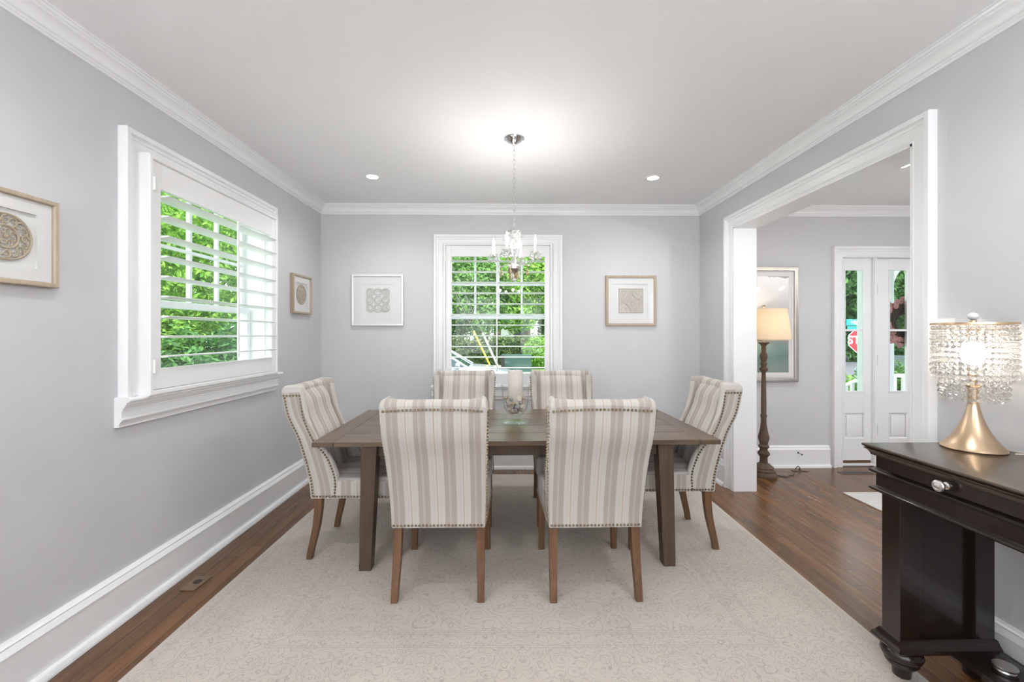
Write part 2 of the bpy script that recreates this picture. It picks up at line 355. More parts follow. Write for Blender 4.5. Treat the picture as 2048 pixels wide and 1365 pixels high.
# opening to the hall: travel so that 'left of travel' is outward
path = [(OY0, 0), (OY0, OZ), (OY1, OZ), (OY1, 0)]
st('trim_8', MB().sweep(path, CAS, (XR, 0, 0), (0, 1, 0), (0, 0, 1), (-1, 0, 0), closed=False), M_trim)
st('trim_9', MB().sweep(path, CAS, (XH, 0, 0), (0, 1, 0), (0, 0, 1), (1, 0, 0), closed=False), M_trim)
m = MB(); m.box(XR-.012, XH+.012, OY1-.012, OY1+.004, 0, OZ); m.box(XR-.012, XH+.012, OY0-.004, OY0+.012, 0, OZ); m.box(XR-.012, XH+.012, OY0, OY1, OZ-.012, OZ+.004)
st('trim_10', m, M_trim, smooth=False)

# ------------------------------------------------------------------ windows
def window(n, org, A, N_, wd, z0, z1, meet, row, side):
    """org: inner wall corner at floor, A along the wall, N_ into the room"""
    root = tag(thing('window_%d' % n, None, None, org), kind='structure'); o0 = Vector((0, 0, 0)); A = Vector(A); Nn = Vector(N_); B = Vector((0, 0, 1))
    def bx(mb, a0, a1, d0, d1, b0, b1):   # d = depth along -N (outward)
        P = [A*a+Nn*(-d)+B*b for a in (a0, a1) for d in (d0, d1) for b in (b0, b1)]
        mb.add(P, [(0, 1, 3, 2), (4, 6, 7, 5), (0, 4, 5, 1), (2, 3, 7, 6), (0, 2, 6, 4), (1, 5, 7, 3)])
    cw = .111; pth = [(0, z0), (0, z1), (wd, z1), (wd, z0)]
    MB().sweep(pth, [(a, h*1.1) for a, h in CAS], o0, A, B, Nn, closed=False).build('window_casing', M_trim, root)
    # stool and moulded apron
    ap = [(-.002, .004), (.070, .004), (.076, -.001), (.078, -.008), (.076, -.015), (.070, -.020), (.060, -.020), (.060, -.030), (.056, -.033), (.050, -.044), (.042, -.052), (.042, -.060), (.036, -.062), (.036, -.098), (.040, -.100), (.040, -.106), (.034, -.112), (.026, -.122), (.022, -.134), (.022, -.142), (-.002, -.142)]
    MB().prof([(a, b) for a, b in ap], A*(-cw-.02)+B*z0, A*(wd+cw+.02)+B*z0, Nn).build('window_sill', M_trim, root, ang=18)
    # jamb lining
    j = MB(); bx(j, -.01, .012, -.005, .205, z0, z1); bx(j, wd-.012, wd+.01, -.005, .205, z0, z1); bx(j, 0, wd, -.005, .205, z1-.012, z1+.01); bx(j, 0, wd, -.005, .23, z0-.03, z0+.012)
    j.build('window_jamb', M_trim, root, smooth=False)
    e = .04
    def sash(d, b0, b1, cols, rows, nm):
        s = MB(); bx(s, .012, .012+e, d, d+.035, b0, b1); bx(s, wd-.012-e, wd-.012, d, d+.035, b0, b1); bx(s, .05, wd-.05, d, d+.035, b1-e, b1); bx(s, .05, wd-.05, d, d+.035, b0, b0+e*1.15)
        so_ = s.build(nm, M_sash, root, smooth=False, bevel=.003)
        q = MB()
        for c in range(1, cols): x = .052+(wd-.104)*c/cols; bx(q, x-.011, x+.011, d+.004, d+.031, b0+e, b1-e)
        for r in range(1, rows): z = b0+e+(b1-b0-2*e)*r/rows; bx(q, .05, wd-.05, d+.006, d+.029, z-.0105, z+.0105)
        if cols > 1: q.build('muntin', M_sash, so_, smooth=False, bevel=.003)
        g = MB(); bx(g, .05, wd-.05, d+.016, d+.019, b0+e, b1-e); g.build('pane', M_pane, so_, smooth=False)
    sash(.145, meet-.02, z1-.012, 4, row, 'upper_sash'); sash(.105, z0+.012, meet+.02, 1, 1, 'lower_sash')
    return root
window(1, (XL, WL['y0'], 0), (0, 1, 0), (1, 0, 0), WL['y1']-WL['y0'], WL['z0'], WL['z1'], 1.565, 2, 1)
window(2, (WB['x0'], YB, 0), (1, 0, 0), (0, -1, 0), WB['x1']-WB['x0'], WB['z0'], WB['z1'], 1.565, 2, 1)

def shutter(label, org, rz, wd, z0, z1, op0, op1, zs, rod, tilt, front=.09):
    """local: x along the wall, -y into the room, origin on wall plane"""
    root = thing('plantation_shutter', label, 'window shutter', org, rz)
    fr = MB(); pth = [(0, z0), (0, z1), (wd, z1), (wd, z0)]
    # outer hanging frame
    fp = [(0, .0), (-.026, .0), (-.026, front-.006), (-.022, front), (-.006, front), (0, front-.006)]
    fr.sweep(pth, fp, (0, 0, 0), (1, 0, 0), (0, 0, 1), (0, -1, 0), closed=True).build('hanging_frame', M_shut, root)
    p = MB(); y0, y1 = -front+.008, -front+.036; st_ = .052
    p.box(.029, .029+st_, y0, y1, z0+.029, z1-.029); p.box(wd-.029-st_, wd-.029, y0, y1, z0+.029, z1-.029)
    p.box(.029+st_, wd-.029-st_, y0, y1, op1, z1-.029); p.box(.029+st_, wd-.029-st_, y0, y1, z0+.029, op0)
    p.build('panel_frame', M_shut, root, smooth=False, bevel=.003)
    L = .029+st_+.002; yc = (y0+y1)/2
    prof = []
    for k in range(16):
        a = k*2*PI/16; prof.append((math.cos(a)*.055, math.sin(a)*.0062))
    lv = MB().prof(prof, (L, 0, 0), (wd-L, 0, 0), (0, 1, 0))
    lo = None
    for z in zs:
        if lo is None: lo = lv.build('louver', M_shut, root); o = lo
        else: o = lo.copy(); COL.objects.link(o); o.parent = root
        o.location = (0, yc, z); o.rotation_euler = (tilt(z), 0, 0)
    t = MB(); t.box(rod-.007, rod+.007, y0-.052, y0-.040, zs[-1]-.03, zs[0]+.02)
    t.build('tilt_rod', M_shut, root, smooth=False, bevel=.003)
    for z in (z0+.15, z1-.15):
        h = MB(); h.tube([(.027, -front-.002, z-.035), (.027, -front-.002, z+.035)], .006, 8); h.box(.018, .045, -front-.002, -front+.004, z-.033, z+.033)
        h.build('hinge', M_plate, root)
    return root
zl = [2.112-.1055*k for k in range(9)]
shutter('white plantation shutter on the large window beside the near round-medallion picture', (XL, 2.19, 0), PI/2, 1.225, 1.072, 2.312, 1.208, 2.15, zl, .655, lambda z: R(-4), .092)
zb = [2.128-.1085*k for k in range(11)]
shutter('white plantation shutter on the window behind the chandelier and candle bowl', (-.632, YB, 0), 0, 1.112, .845, 2.315, .985, 2.175, zb, .545, lambda z: R(0), .075)

# ------------------------------------------------------------------ front door and sidelight
D0 = YB+.035   # face of the door leaves
tr = MB(); P4 = [(DR['x0']+.015, 0), (DR['x0']+.015, DR['z1']-.012), (DR['x1']-.015, DR['z1']-.012), (DR['x1']-.015, 0)]
tr.sweep(P4, [(a, h) for a, h in CAS], (0, YB, 0), (1, 0, 0), (0, 0, 1), (0, -1, 0), closed=False)
tr.box(DR['x0'], DR['x0']+.016, YB, YB+.2, 0, DR['z1']); tr.box(DR['x1']-.016, DR['x1'], YB, YB+.2, 0, DR['z1']); tr.box(DR['x0'], DR['x1'], YB, YB+.2, DR['z1']-.014, DR['z1'])
st('trim_11', tr, M_trim)
m = MB(); m.box(3.855, 3.900, YB+.008, YB+.14, 0, 2.19); m.box(3.862, 3.884, YB-.002, YB+.01, 0, 2.19)
st('trim_12', m, M_trim, smooth=False, bevel=.003)
def leaf(root, x0, x1, g0, g1, gz0, gz1, pz0, pz1, z0, z1, midbar, p0, p1, nx=1):
    y0, y1 = D0, D0+.042; m = MB()
    m.box(x0, g0, y0, y1, z0, z1); m.box(g1, x1, y0, y1, z0, z1); m.box(g0, g1, y0, y1, gz1, z1)
    m.box(g0, g1, y0, y1, pz1, gz0); m.box(g0, g1, y0, y1, z0, pz0)
    s = m.build('door_stiles', M_trim, root, smooth=False, bevel=.002)
    q = MB(); xs = [g0+(g1-g0)*i/nx for i in range(nx+1)]
    for i in range(nx):
        a, b = xs[i]+(.012 if i else 0), xs[i+1]-(.012 if i < nx-1 else 0)
        q.sweep([(a, gz0), (a, gz1), (b, gz1), (b, gz0)], [(-.014, .0), (-.014, .006), (-.006, .012), (0, .012), (0, 0)], (0, y0+.006, 0), (1, 0, 0), (0, 0, 1), (0, -1, 0))
        if i: q.box(a-.024, a, y0+.002, y1-.002, gz0, gz1)
        q.box(a, b, y0+.004, y1-.004, midbar-.011, midbar+.011)
    q.build('glazing_bead', M_trim, root)
    MB().box(g0, g1, y0+.019, y0+.023, gz0, gz1).build('pane', M_pane, root, smooth=False)
    r = MB()
    for i in range(nx):
        a, b = xs[i]+(.02 if i else 0), xs[i+1]-(.02 if i < nx-1 else 0)
        c = .028
        r.box(a, b, y0+.016, y1, pz0, pz1)
        r.loft([[(a+k, y, pz0+k), (b-k, y, pz0+k), (b-k, y, pz1-k), (a+k, y, pz1-k)] for k, y in ((c, y0+.018), (c, y0+.004), (c+.006, y0+.002))])
        r.sweep([(a, pz0), (a, pz1), (b, pz1), (b, pz0)], [(-.010, -.012), (-.010, -.006), (0, .002), (0, -.012)], (0, y0, 0), (1, 0, 0), (0, 0, 1), (0, -1, 0))
        if i: r.box(a-.04, a, y0, y1, pz0, pz1)
    r.build('raised_panel', M_trim, root)
root = tag(thing('window_3', None, None), kind='structure')
leaf(root, 3.516, 3.857, 3.569, 3.786, .775, 2.072, .285, .555, .10, 2.186, 1.428, 0, 0)
MB().box(3.516, 3.855, YB-.01, YB+.06, .012, .028).box(3.516, 3.855, D0, D0+.03, .055, .10).build('sill', M_trim, root, smooth=False)
MB().box(3.56, 3.845, D0-.004, D0+.03, .030, .056).build('threshold', mat('bronze threshold', (.16, .09, .05), .3, .6), root, smooth=False)
root = tag(thing('door_1', None, None), kind='structure')
leaf(root, 3.906, 4.64, 4.045, 4.484, .775, 2.072, .285, .555, .03, 2.184, 1.428, 0, 0, 2)
for z in (.38, 1.12, 1.86):
    MB().tube([(3.904, D0-.010, z-.05), (3.904, D0-.010, z+.05)], .009, 8).box(3.898, 3.922, D0-.003, D0+.002, z-.048, z+.048).build('hinge', M_hinge, root)
MB().box(3.902, 4.66, YB, YB+.16, 0, .026).build('threshold', mat('door threshold bronze', (.15, .09, .05), .3, .6), root, smooth=False)
kb = MB(); kb.lathe([(.026, 0), (.026, .006), (.012, .01), (.012, .04), (.028, .05), (.026, .068), (.0, .074)], (4.57, D0, .98), 16, RM('X', PI/2)); kb.build('handle', M_nickel, root)

# ------------------------------------------------------------------ ceiling lights
def downlight(label, x, y, e, grp=None):
    r = thing('recessed_light', label, 'ceiling light', (x, y, HC), 0, grp)
    MB().lathe([(.068, 0), (.068, -.003), (.058, -.006), (.046, -.003), (.044, .0)], (0, 0, 0), 32, cap=False).build('trim_ring', M_plate, r)
    MB().lathe([(.046, -.0015), (.0, -.0015)], (0, 0, 0), 32).build('lens', M_lens, r)
    light('downlight', 'SPOT', (0, 0, -.02), e, .05, (.94, .97, 1), (0, 0, 0), r, blend=.8, angle=R(150))
    return r
EL = 13
downlight('lit recessed ceiling light above the silver-framed picture side of the table', -1.118, 3.60, EL)
downlight('lit recessed ceiling light above the table end near the hall opening', 1.248, 3.59, EL)
downlight('lit recessed hall ceiling light seen through the cased opening', 3.115, 3.304, EL)
for i, (x, y) in enumerate(((-1.118, 1.3), (1.248, 1.3), (-1.118, -.9), (1.248, -.9))):  # extra downlights out of view, added to even out the room light
    downlight('added recessed fill light behind or above the camera', x, y, EL, 'added recessed fill lights out of view')
for x, y in ((4.6, 3.3), (3.1, .9), (4.6, .9)):  # more unseen downlights, added to light the hall
    downlight('added recessed fill light in the unseen part of the hall', x, y, EL, 'added hall recessed fill lights out of view')

def torchiere(label, x, y):  # added uplight out of view, put in to brighten ceiling and walls
    r = thing('fill_torchiere', label, 'lamp', (x, y, 0))
    MB().lathe([(0, 0), (.13, 0), (.13, .015), (.03, .03), (.012, .05), (.012, 1.72), (.03, 1.74), (0, 1.74)], (0, 0, 0), 24).build('pole', M_nickel, r)
    MB().lathe([(.03, 1.735), (.12, 1.77), (.17, 1.84), (.165, 1.84), (.115, 1.777), (.02, 1.745)], (0, 0, 0), 28, cap=False).build('lamp_shade', M_plate, r)
    light('fill_torchiere_bulb', 'POINT', (0, 0, 1.86), TE, .07, (.93, .965, 1), parent=r)
TE = 52
torchiere('white bowl torchiere lamp in the rear corner by the window wall, added as fill light', -1.3, -1.5)
torchiere('white bowl torchiere lamp in the rear corner by the console wall, added as fill light', 1.55, -1.3)
torchiere('white bowl torchiere lamp in the hall, added as fill light', 3.6, .2)
# ------------------------------------------------------------------ dining table
TT = .755
tb = thing('dining_table', 'long brown plank farmhouse dining table with square tapered legs', 'table', (.072, 3.025, 0), R(.75))
hx, hy, th = 1.198, .533, .028
for i in range(5):
    y0 = -hy+2*hy*i/5; MB().box(-hx+.125, hx-.125, y0+.0025, y0+2*hy/5-.0025, TT-th, TT).build('tabletop_plank', M_tab_x, tb, smooth=False, bevel=.002)
for s in (-1, 1):
    MB().box(min(s*hx, s*(hx-.1235)), max(s*hx, s*(hx-.1235)), -hy, hy, TT-th, TT).build('breadboard_end', M_tab_y, tb, smooth=False, bevel=.003)
a = MB(); ax_, ay_ = .86, .46
a.box(-ax_, ax_, -ay_-.012, -ay_+.012, .655, TT-th); a.box(-ax_, ax_, ay_-.012, ay_+.012, .655, TT-th); a.box(-ax_-.012, -ax_+.012, -ay_, ay_, .655, TT-th); a.box(ax_-.012, ax_+.012, -ay_, ay_, .655, TT-th)
a.build('apron', M_tleg, tb, smooth=False, bevel=.002)
for sx_ in (-1, 1):
    for sy_ in (-1, 1):
        X0, Y0 = sx_*.925, sy_*.51; l = MB(); rings = []
        for z, w, o in ((0, .070, .008), (.60, .088, 0), (TT-th, .092, -.002)):
            xo = X0+sx_*o; yo = Y0+sy_*o; xi = xo-sx_*w; yi = yo-sy_*w
            rings.append([(xo, yo, z), (xi, yo, z), (xi, yi, z), (xo, yi, z)])
        l.loft(rings).build('leg', M_tleg, tb, smooth=False, bevel=.003)

# ------------------------------------------------------------------ chairs
def smooth_interp(tab, z):
    for i in range(len(tab)-1):
        if z <= tab[i+1][0]:
            p0 = tab[max(i-1, 0)]; p1 = tab[i]; p2 = tab[i+1]; p3 = tab[min(i+2, len(tab)-1)]
            t = (z-p1[0])/(p2[0]-p1[0]); t = max(0, t)
            m1 = (p2[1]-p0[1])/(p2[0]-p0[0]) if p2[0] != p0[0] else 0; m2 = (p3[1]-p1[1])/(p3[0]-p1[0]) if p3[0] != p1[0] else 0; h = p2[0]-p1[0]
            return (2*t**3-3*t*t+1)*p1[1]+(t**3-2*t*t+t)*h*m1+(-2*t**3+3*t*t)*p2[1]+(t**3-t*t)*h*m2
    return tab[-1][1]
REAR = [(.375, -.262), (.47, -.272), (.612, -.304), (.753, -.346), (.886, -.405), (1.037, -.433)]
WING = [(.375, -.094), (.41, -.092), (.488, -.090), (.567, -.112), (.638, -.145), (.709, -.200), (.771, -.238), (.86, -.272), (.93, -.286), (1.037, -.302)]
def chair():
    root = thing('dining_chair', 'x', 'chair')
    zb_, zt = .375, 1.027; NZ = 26
    def W(z): return .243+.017*(z-zb_)/(zt-zb_)
    b = MB(); rings = []; uvr = []
    zs = [zb_+(zt-zb_)*i/NZ for i in range(NZ+1)]
    for z in zs:
        r, f, wd = smooth_interp(REAR, z), smooth_interp(WING, z), W(z); t = .047; bi = min(r+.075, f-.03)
        pts = [(-wd+.008, r), (-wd*.5, r), (0, r), (wd*.5, r), (wd-.008, r), (wd, r+.008)]
        pts += [(wd, r+(f-r)*.5), (wd, f-.016), (wd-.005, f-.004), (wd-t/2, f+.004), (wd-t+.004, f-.004), (wd-t, f-.018), (wd-t, bi+.005), (wd-t-.006, bi)]
        pts += [(wd*.5, bi), (0, bi), (-wd*.5, bi)]+[(-x, y) for x, y in pts[6:14]][::-1]+[(-wd, r+.008)]
        rings.append([Vector((x, y, z)) for x, y in pts])
        u = []; 
        for x, y in pts: u.append((x if abs(x) < wd-.010 and (y <= r+.01 or y >= bi-.001 and abs(x) < wd-t) else (1 if x > 0 else -1)*(wd+(y-r)), z))
        uvr.append(u)
    n = len(rings[0]); vs = []; uvs = []
    def arch(x, k): return .011*(1-(x/.26)**2)*k
    for i, rg in enumerate(rings):
        k = max(0, (zs[i]-.89)/(zt-.89))
        for j, p in enumerate(rg): vs.append((p.x, p.y, p.z+arch(p.x, k))); uvs.append(uvr[i][j])
    fs = [(i*n+j, i*n+(j+1) % n, (i+1)*n+(j+1) % n, (i+1)*n+j) for i in range(NZ) for j in range(n)]
    b.add(vs, fs, uvs)
    # rounded, padded crest: rings shrinking towards the middle line of the U
    r0 = rings[-1]; rr, ff = smooth_interp(REAR, zt), smooth_interp(WING, zt); wd = W(zt); prev = [(p.x, p.y, zt+arch(p.x, 1)) for p in r0]
    med = []
    for p in r0:
        t = .047; bi = rr+.075
        if abs(p.x) > wd-t-.001 and p.y > bi+.006: q = ((wd-t/2)*(1 if p.x > 0 else -1), min(p.y, ff-.02))
        elif abs(p.x) > wd-t-.008: q = ((wd-t/2)*(1 if p.x > 0 else -1), rr+.037)
        else: q = (p.x, rr+.037)
        med.append(q)
    allr = [prev]
    for k in (1, 2, 3, 4):
        a_ = k/4*PI/2; s_ = 1-math.cos(a_)*1.0; h = math.sin(a_)*.026
        ring = [(p.x*(1-s_)+q[0]*s_, p.y*(1-s_)+q[1]*s_, zt+arch(p.x*(1-s_)+q[0]*s_, 1)+h*(1.55 if abs(q[0]) > wd-t-.001 else 1)) for p, q in zip(r0, med)]
        allr.append(ring)
    vv = [p for r_ in allr for p in r_]; uu = [(p[0], p[2]) for p in vv]
    b.add(vv, [(i*n+j, i*n+(j+1) % n, (i+1)*n+(j+1) % n, (i+1)*n+j) for i in range(4) for j in range(n)], uu)
    bo = b.build('backrest', M_fab, root, ang=60)
    # inside back pad
    c = MB(); vs = []; uvs = []; nx, nz = 12, 18
    for i in range(nz+1):
        z = .47+(1.020-.47)*i/nz; r = smooth_interp(REAR, z); wdi = W(z)-.049
        for j in range(nx+1):
            x = -wdi+2*wdi*j/nx; e = min(1, (1-abs(x)/wdi)*5)*min(1, (nz-i)/2.5+.0); e = math.sin(min(1, e)*PI/2)
            vs.append((x, r+.070+.042*e, z+arch(x, max(0, (z-.9)/.137)))); uvs.append((x, z))
    c.add(vs, [(i*(nx+1)+j, i*(nx+1)+j+1, (i+1)*(nx+1)+j+1, (i+1)*(nx+1)+j) for i in range(nz) for j in range(nx)], uvs)
    c.build('inner_back', M_fab, root, ang=80)
    # seat
    s = MB(); rings = []; cor = []
    def ringat(inset, z, dome=0):
        y0, y1, w0, w1 = -.20+inset, .292-inset, .241-inset, .258-inset; rc = min(.03, w0*.9); P = []
        for cx_, cy_, a0 in ((w0, y0, -90), (w1, y1, 0), (-w1, y1, 90), (-w0, y0, 180)):
            for k in range(5):
                a_ = R(a0+k*22.5); sx_ = 1 if cx_ > 0 else -1; P.append((cx_-sx_*rc+rc*math.cos(a_), cy_-(rc if cy_ > 0 else -rc)+rc*math.sin(a_), z))
        # fill straight edges
        Q = []
        for i in range(len(P)):
            a_, c_ = P[i], P[(i+1) % len(P)]; Q.append(a_)
            if i % 5 == 4:
                for t in range(1, 6): Q.append(tuple(a_[k]+(c_[k]-a_[k])*t/6 for k in range(3)))
        return Q
    lv = [(0, .375), (0, .44), (.0, .478), (.006, .492), (.02, .502), (.06, .509), (.12, .513), (.19, .515), (.225, .515)]
    allr = [ringat(i, z) for i, z in lv]; n2 = len(allr[0]); vs = [p for r_ in allr for p in r_]; uvs = []
    for (i, z), r_ in zip(lv, allr):
        for p in r_:
            if abs(p[0]) > .236 and z < .49: uvs.append(((1 if p[0] > 0 else -1)*(.25+p[1]), z))
            else: uvs.append((p[0], p[1]+z))
    s.add(vs, [(i*n2+j, i*n2+(j+1) % n2, (i+1)*n2+(j+1) % n2, (i+1)*n2+j) for i in range(len(lv)-1) for j in range(n2)]+[tuple(range(n2))[::-1], tuple((len(lv)-1)*n2+j for j in range(n2))], uvs)
    s.build('seat', M_fab, root, ang=60)
    # legs
    for sx_ in (-1, 1):
        l = MB(); rings = []
        for z, yo, w in ((0, -.290, .036), (.05, -.283, .037), (.12, -.268, .039), (.20, -.252, .042), (.29, -.243, .045), (.376, -.240, .047)):
            xo = sx_*.240; xi = xo-sx_*w; rings.append([(xo, yo, z), (xi, yo, z), (xi, yo+w*.98, z), (xo, yo+w*.98, z)])
        l.loft(rings).build('leg', M_cleg, root, smooth=False, bevel=.003)
        l = MB(); rings = []
        for z, w in ((0, .034), (.376, .046)):
            xo = sx_*(.252); yo = .288; rings.append([(xo, yo, z), (xo-sx_*w, yo, z), (xo-sx_*w, yo-w, z), (xo, yo-w, z)])
        l.loft(rings).build('leg', M_cleg, root, smooth=False, bevel=.003)
    # nailheads
    def nail(p, nrm, to=None):
        nrm = Vector(nrm).normalized(); u = nrm.orthogonal().normalized(); v = nrm.cross(u); p = Vector(p)
        rg = [[p+(u*math.cos(k*PI/4)+v*math.sin(k*PI/4))*r+nrm*h for k in range(8)] for r, h in ((.0070, -.001), (.0064, .0022), (.0040, .0046))]
        to.loft(rg)
    def run(pts, nrm, gap=.0190, to=None):
        to = MB()
        pts = [Vector(p) for p in pts]; acc = 0; nail(pts[0], nrm, to)
        for a_, c_ in zip(pts, pts[1:]):
            d = (c_-a_).length
            while acc+d >= gap:
                t = (gap-acc)/d; a_ = a_+(c_-a_)*t; d = (c_-a_).length; acc = 0; nail(a_, nrm, to)
            acc += d
        to.build('nailhead_row', M_bronze, root)
    rt = smooth_interp(REAR, 1.012)
    run([(x*.01, rt-.002, 1.012+arch(x*.01, .9)-.004) for x in range(-24, 25, 2)], (0, -1, 0))
    run([(x*.01, -.264, .388) for x in range(-23, 24, 2)], (0, -1, 0))
    for sd in (-1, 1):
        Z = [.39+(1.003-.39)*i/40 for i in range(41)]
        run([(sd*(W(z)+.0015), smooth_interp(REAR, z)+.018, z) for z in Z], (sd, 0, 0))
        run([(sd*(W(z)+.0015), smooth_interp(WING, z)-.022, z) for z in Z], (sd, 0, 0))
        run([(sd*(W(1.01)+.0015), y*.01, 1.008) for y in (-41.5, -36, -31.5)], (sd, 0, 0))
        run([(sd*(.2455+(.0175*(y+.24)/.5 if y > -.2 else 0)), y, .388) for y in (-.24, -.15, -.05, .05, .15, .255)], (sd, 0, 0))
    run([(x*.01, .2935, .388) for x in range(-24, 25, 2)], (0, 1, 0))
    return root
ch = chair()
SP = [(-.349, 2.482, 0, 'striped wingback dining chair turned back-on at the near table side, closer to the side window'),
      (.467, 2.474, R(.5), 'striped wingback dining chair turned back-on at the near table side, closer to the console'),
      (-.352, 3.335, PI, 'striped wingback dining chair at the far table side, closer to the silver-framed picture'),
      (.478, 3.335, PI, 'striped wingback dining chair at the far table side, closer to the hall opening'),
      (-.935, 2.872, -PI/2+R(1), 'striped wingback dining chair at the table end beside the large side window'),
      (1.085, 2.955, PI/2-R(1.5), 'striped wingback dining chair at the table end beside the cased hall opening')]
for i, (x, y, rz, lb) in enumerate(SP):
    o = ch if i == 0 else copy_tree(ch)
    o.location = (x, y, .0065); o.rotation_euler = (0, 0, rz); tag(o, lb, 'chair', 'striped chairs around the dining table')
tb.location.z = .0065; TT += 0

# ------------------------------------------------------------------ rugs
rg = MB().box(-1.615, 1.615, -1.40, 1.40, 0, .006).build('area_rug', M_rug, None, smooth=False, bevel=.004)
tag(rg, 'large pale beige area rug with carved floral border under the dining table', 'rug'); rg.location = (.085, 2.80, 0); rg.rotation_euler = (0, 0, R(-.7))
M_hrug = paint('hall rug pile', (.56, .55, .53), .95, .25, 30, .3)
rg = MB().box(0, 1.5, -2.0, 0, 0, .010).build('hall_rug', M_hrug, None, smooth=False, bevel=.004)
tag(rg, 'small cream hall rug on the wood floor past the dark console', 'rug'); rg.location = (2.935, 3.67, 0)

# ------------------------------------------------------------------ glass bowl, candle, shells
cx_, cy_, cz = .072, 3.03, TT+.0072
bw = MB(); out = [(.098, 0), (.099, .003), (.060, .010), (.030, .017), (.024, .024), (.026, .032), (.034, .040), (.058, .062), (.080, .095), (.092, .135), (.097, .18), (.100, .235), (.104, .262)]
inn = [(.101, .262), (.097, .235), (.094, .18), (.089, .135), (.077, .097), (.055, .066), (.03, .048), (.0, .044)]
bo = bw.lathe(out+inn, (0, 0, 0), 40).build('footed_bowl', M_bowl); tag(bo, 'clear footed glass bowl of shells and a candle at the middle of the table', 'bowl'); bo.location = (cx_, cy_, cz)
cn = thing('pillar_candle', 'tall ivory pillar candle standing in the glass bowl', 'candle', (cx_-.002, cy_, cz+.135))
M_wax = mat('ivory wax', (.66, .62, .56), .5); bsdf(M_wax).inputs['Subsurface Weight'].default_value = .1
MB().lathe([(.052, 0), (.0535, .005), (.0535, .225), (.050, .232), (.046, .228), (.0, .226)], (0, 0, 0), 32).build('wax', M_wax, cn)
MB().tube([(0, 0, .222), (.001, 0, .236), (.002, 0, .240)], .0014, 6).build('wick', M_dark, cn)
random.seed(7)
shellm = [paint('cream shell', (.60, .54, .44), .4, .25, 60), paint('beige shell', (.48, .40, .30), .4, .3, 60), paint('grey shell', (.36, .36, .36), .4, .3, 60)]
def shell(kind):
    m = MB()
    if kind == 0:   # scallop
        rr = []
        for i in range(7):
            a_ = PI/2*i/6; rr.append([Vector(((.024*math.cos(a_)+.001)*math.cos(t*2*PI/20)*(1+.05*math.cos(t*PI)), (.022*math.cos(a_)+.001)*math.sin(t*2*PI/20)*(1+.05*math.cos(t*PI)), .014*math.sin(a_))) for t in range(20)])
        m.loft(rr)
    elif kind == 1:  # whelk: tapering coil
        pts = []; rad = []
        for i in range(36):
            t = i/35; a_ = t*5*PI; q = 1-t; pts.append((.010*q*math.cos(a_), .010*q*math.sin(a_), .036*t-.018)); rad.append(.0125*q+.0015)
        m.tube(pts, rad, 8)
    else: m.ball((0, 0, 0), .020, 12, (1, .8, .7))
    return m
shells = [shell(k).build('seashell', shellm[k]) for k in range(3)]
first = {0: True, 1: True, 2: True}; k = 0
for (r0, z0_, cnt) in ((.018, .072, 3), (.044, .092, 6), (.058, .120, 8), (.066, .148, 9), (.068, .172, 7)):
    for i in range(cnt):
        kd = (k*7+i) % 3; src = shells[kd]
        o = src if first[kd] else src.copy()
        if not first[kd]: COL.objects.link(o)
        first[kd] = False; a_ = 2*PI*i/cnt+z0_*40; rr = r0*(rn(.92, 1.0))
        o.location = (cx_+rr*math.cos(a_), cy_+rr*math.sin(a_), cz+z0_+rn(-.004, .004)); o.rotation_euler = (rn(0, 6), rn(0, 6), rn(0, 6)); o.scale = [rn(.72, .98)]*3
        tag(o, ('ribbed cream scallop shell piled in the glass bowl', 'coiled beige sea snail shell piled in the glass bowl', 'smooth grey shell piled in the glass bowl')[kd], 'seashell', ('scallop shells in the glass bowl', 'sea snail shells in the glass bowl', 'grey shells in the glass bowl')[kd])
    k += 1

# ------------------------------------------------------------------ pictures
def curl(m, c, r, turns, a0, sgn, y, rad, sx=1):
    pts = []; rr = []
    for i in range(14):
        t = i/13; a_ = a0+sgn*turns*2*PI*t; q = r*(1-.75*t); pts.append((c[0]+sx*q*math.cos(a_), y, c[1]+q*math.sin(a_))); rr.append(rad*(1-.3*t))
    m.tube(pts, rr, 6)
def medallion(m, r, y):
    def ring(q, w): m.tube([(q*math.cos(a*2*PI/40), y, q*math.sin(a*2*PI/40)) for a in range(40)], w, 6, closed=True)
    ring(r, .0045); ring(r*.50, .0040); ring(r*.47, .003); m.ball((0, y, 0), r*.10, 10)
    for k in range(8):
        a = k*PI/4
        curl(m, (r*.74*math.cos(a), r*.74*math.sin(a)), r*.20, 1.2, a, 1, y, .0036); curl(m, (r*.78*math.cos(a+.39), r*.78*math.sin(a+.39)), r*.15, 1.0, a+2, -1, y, .0034)
        m.tube([(q*math.cos(a+.2*math.sin(q*30)), y, q*math.sin(a+.2*math.sin(q*30))) for q in [r*(.52+.46*i/6) for i in range(7)]], .0026, 5)
    for k in range(4):
        a = k*PI/2+.4; curl(m, (r*.27*math.cos(a), r*.27*math.sin(a)), r*.16, 1.0, a, 1, y, .0034); curl(m, (r*.27*math.cos(a+.8), r*.27*math.sin(a+.8)), r*.12, 1.0, a+PI, -1, y, .003)
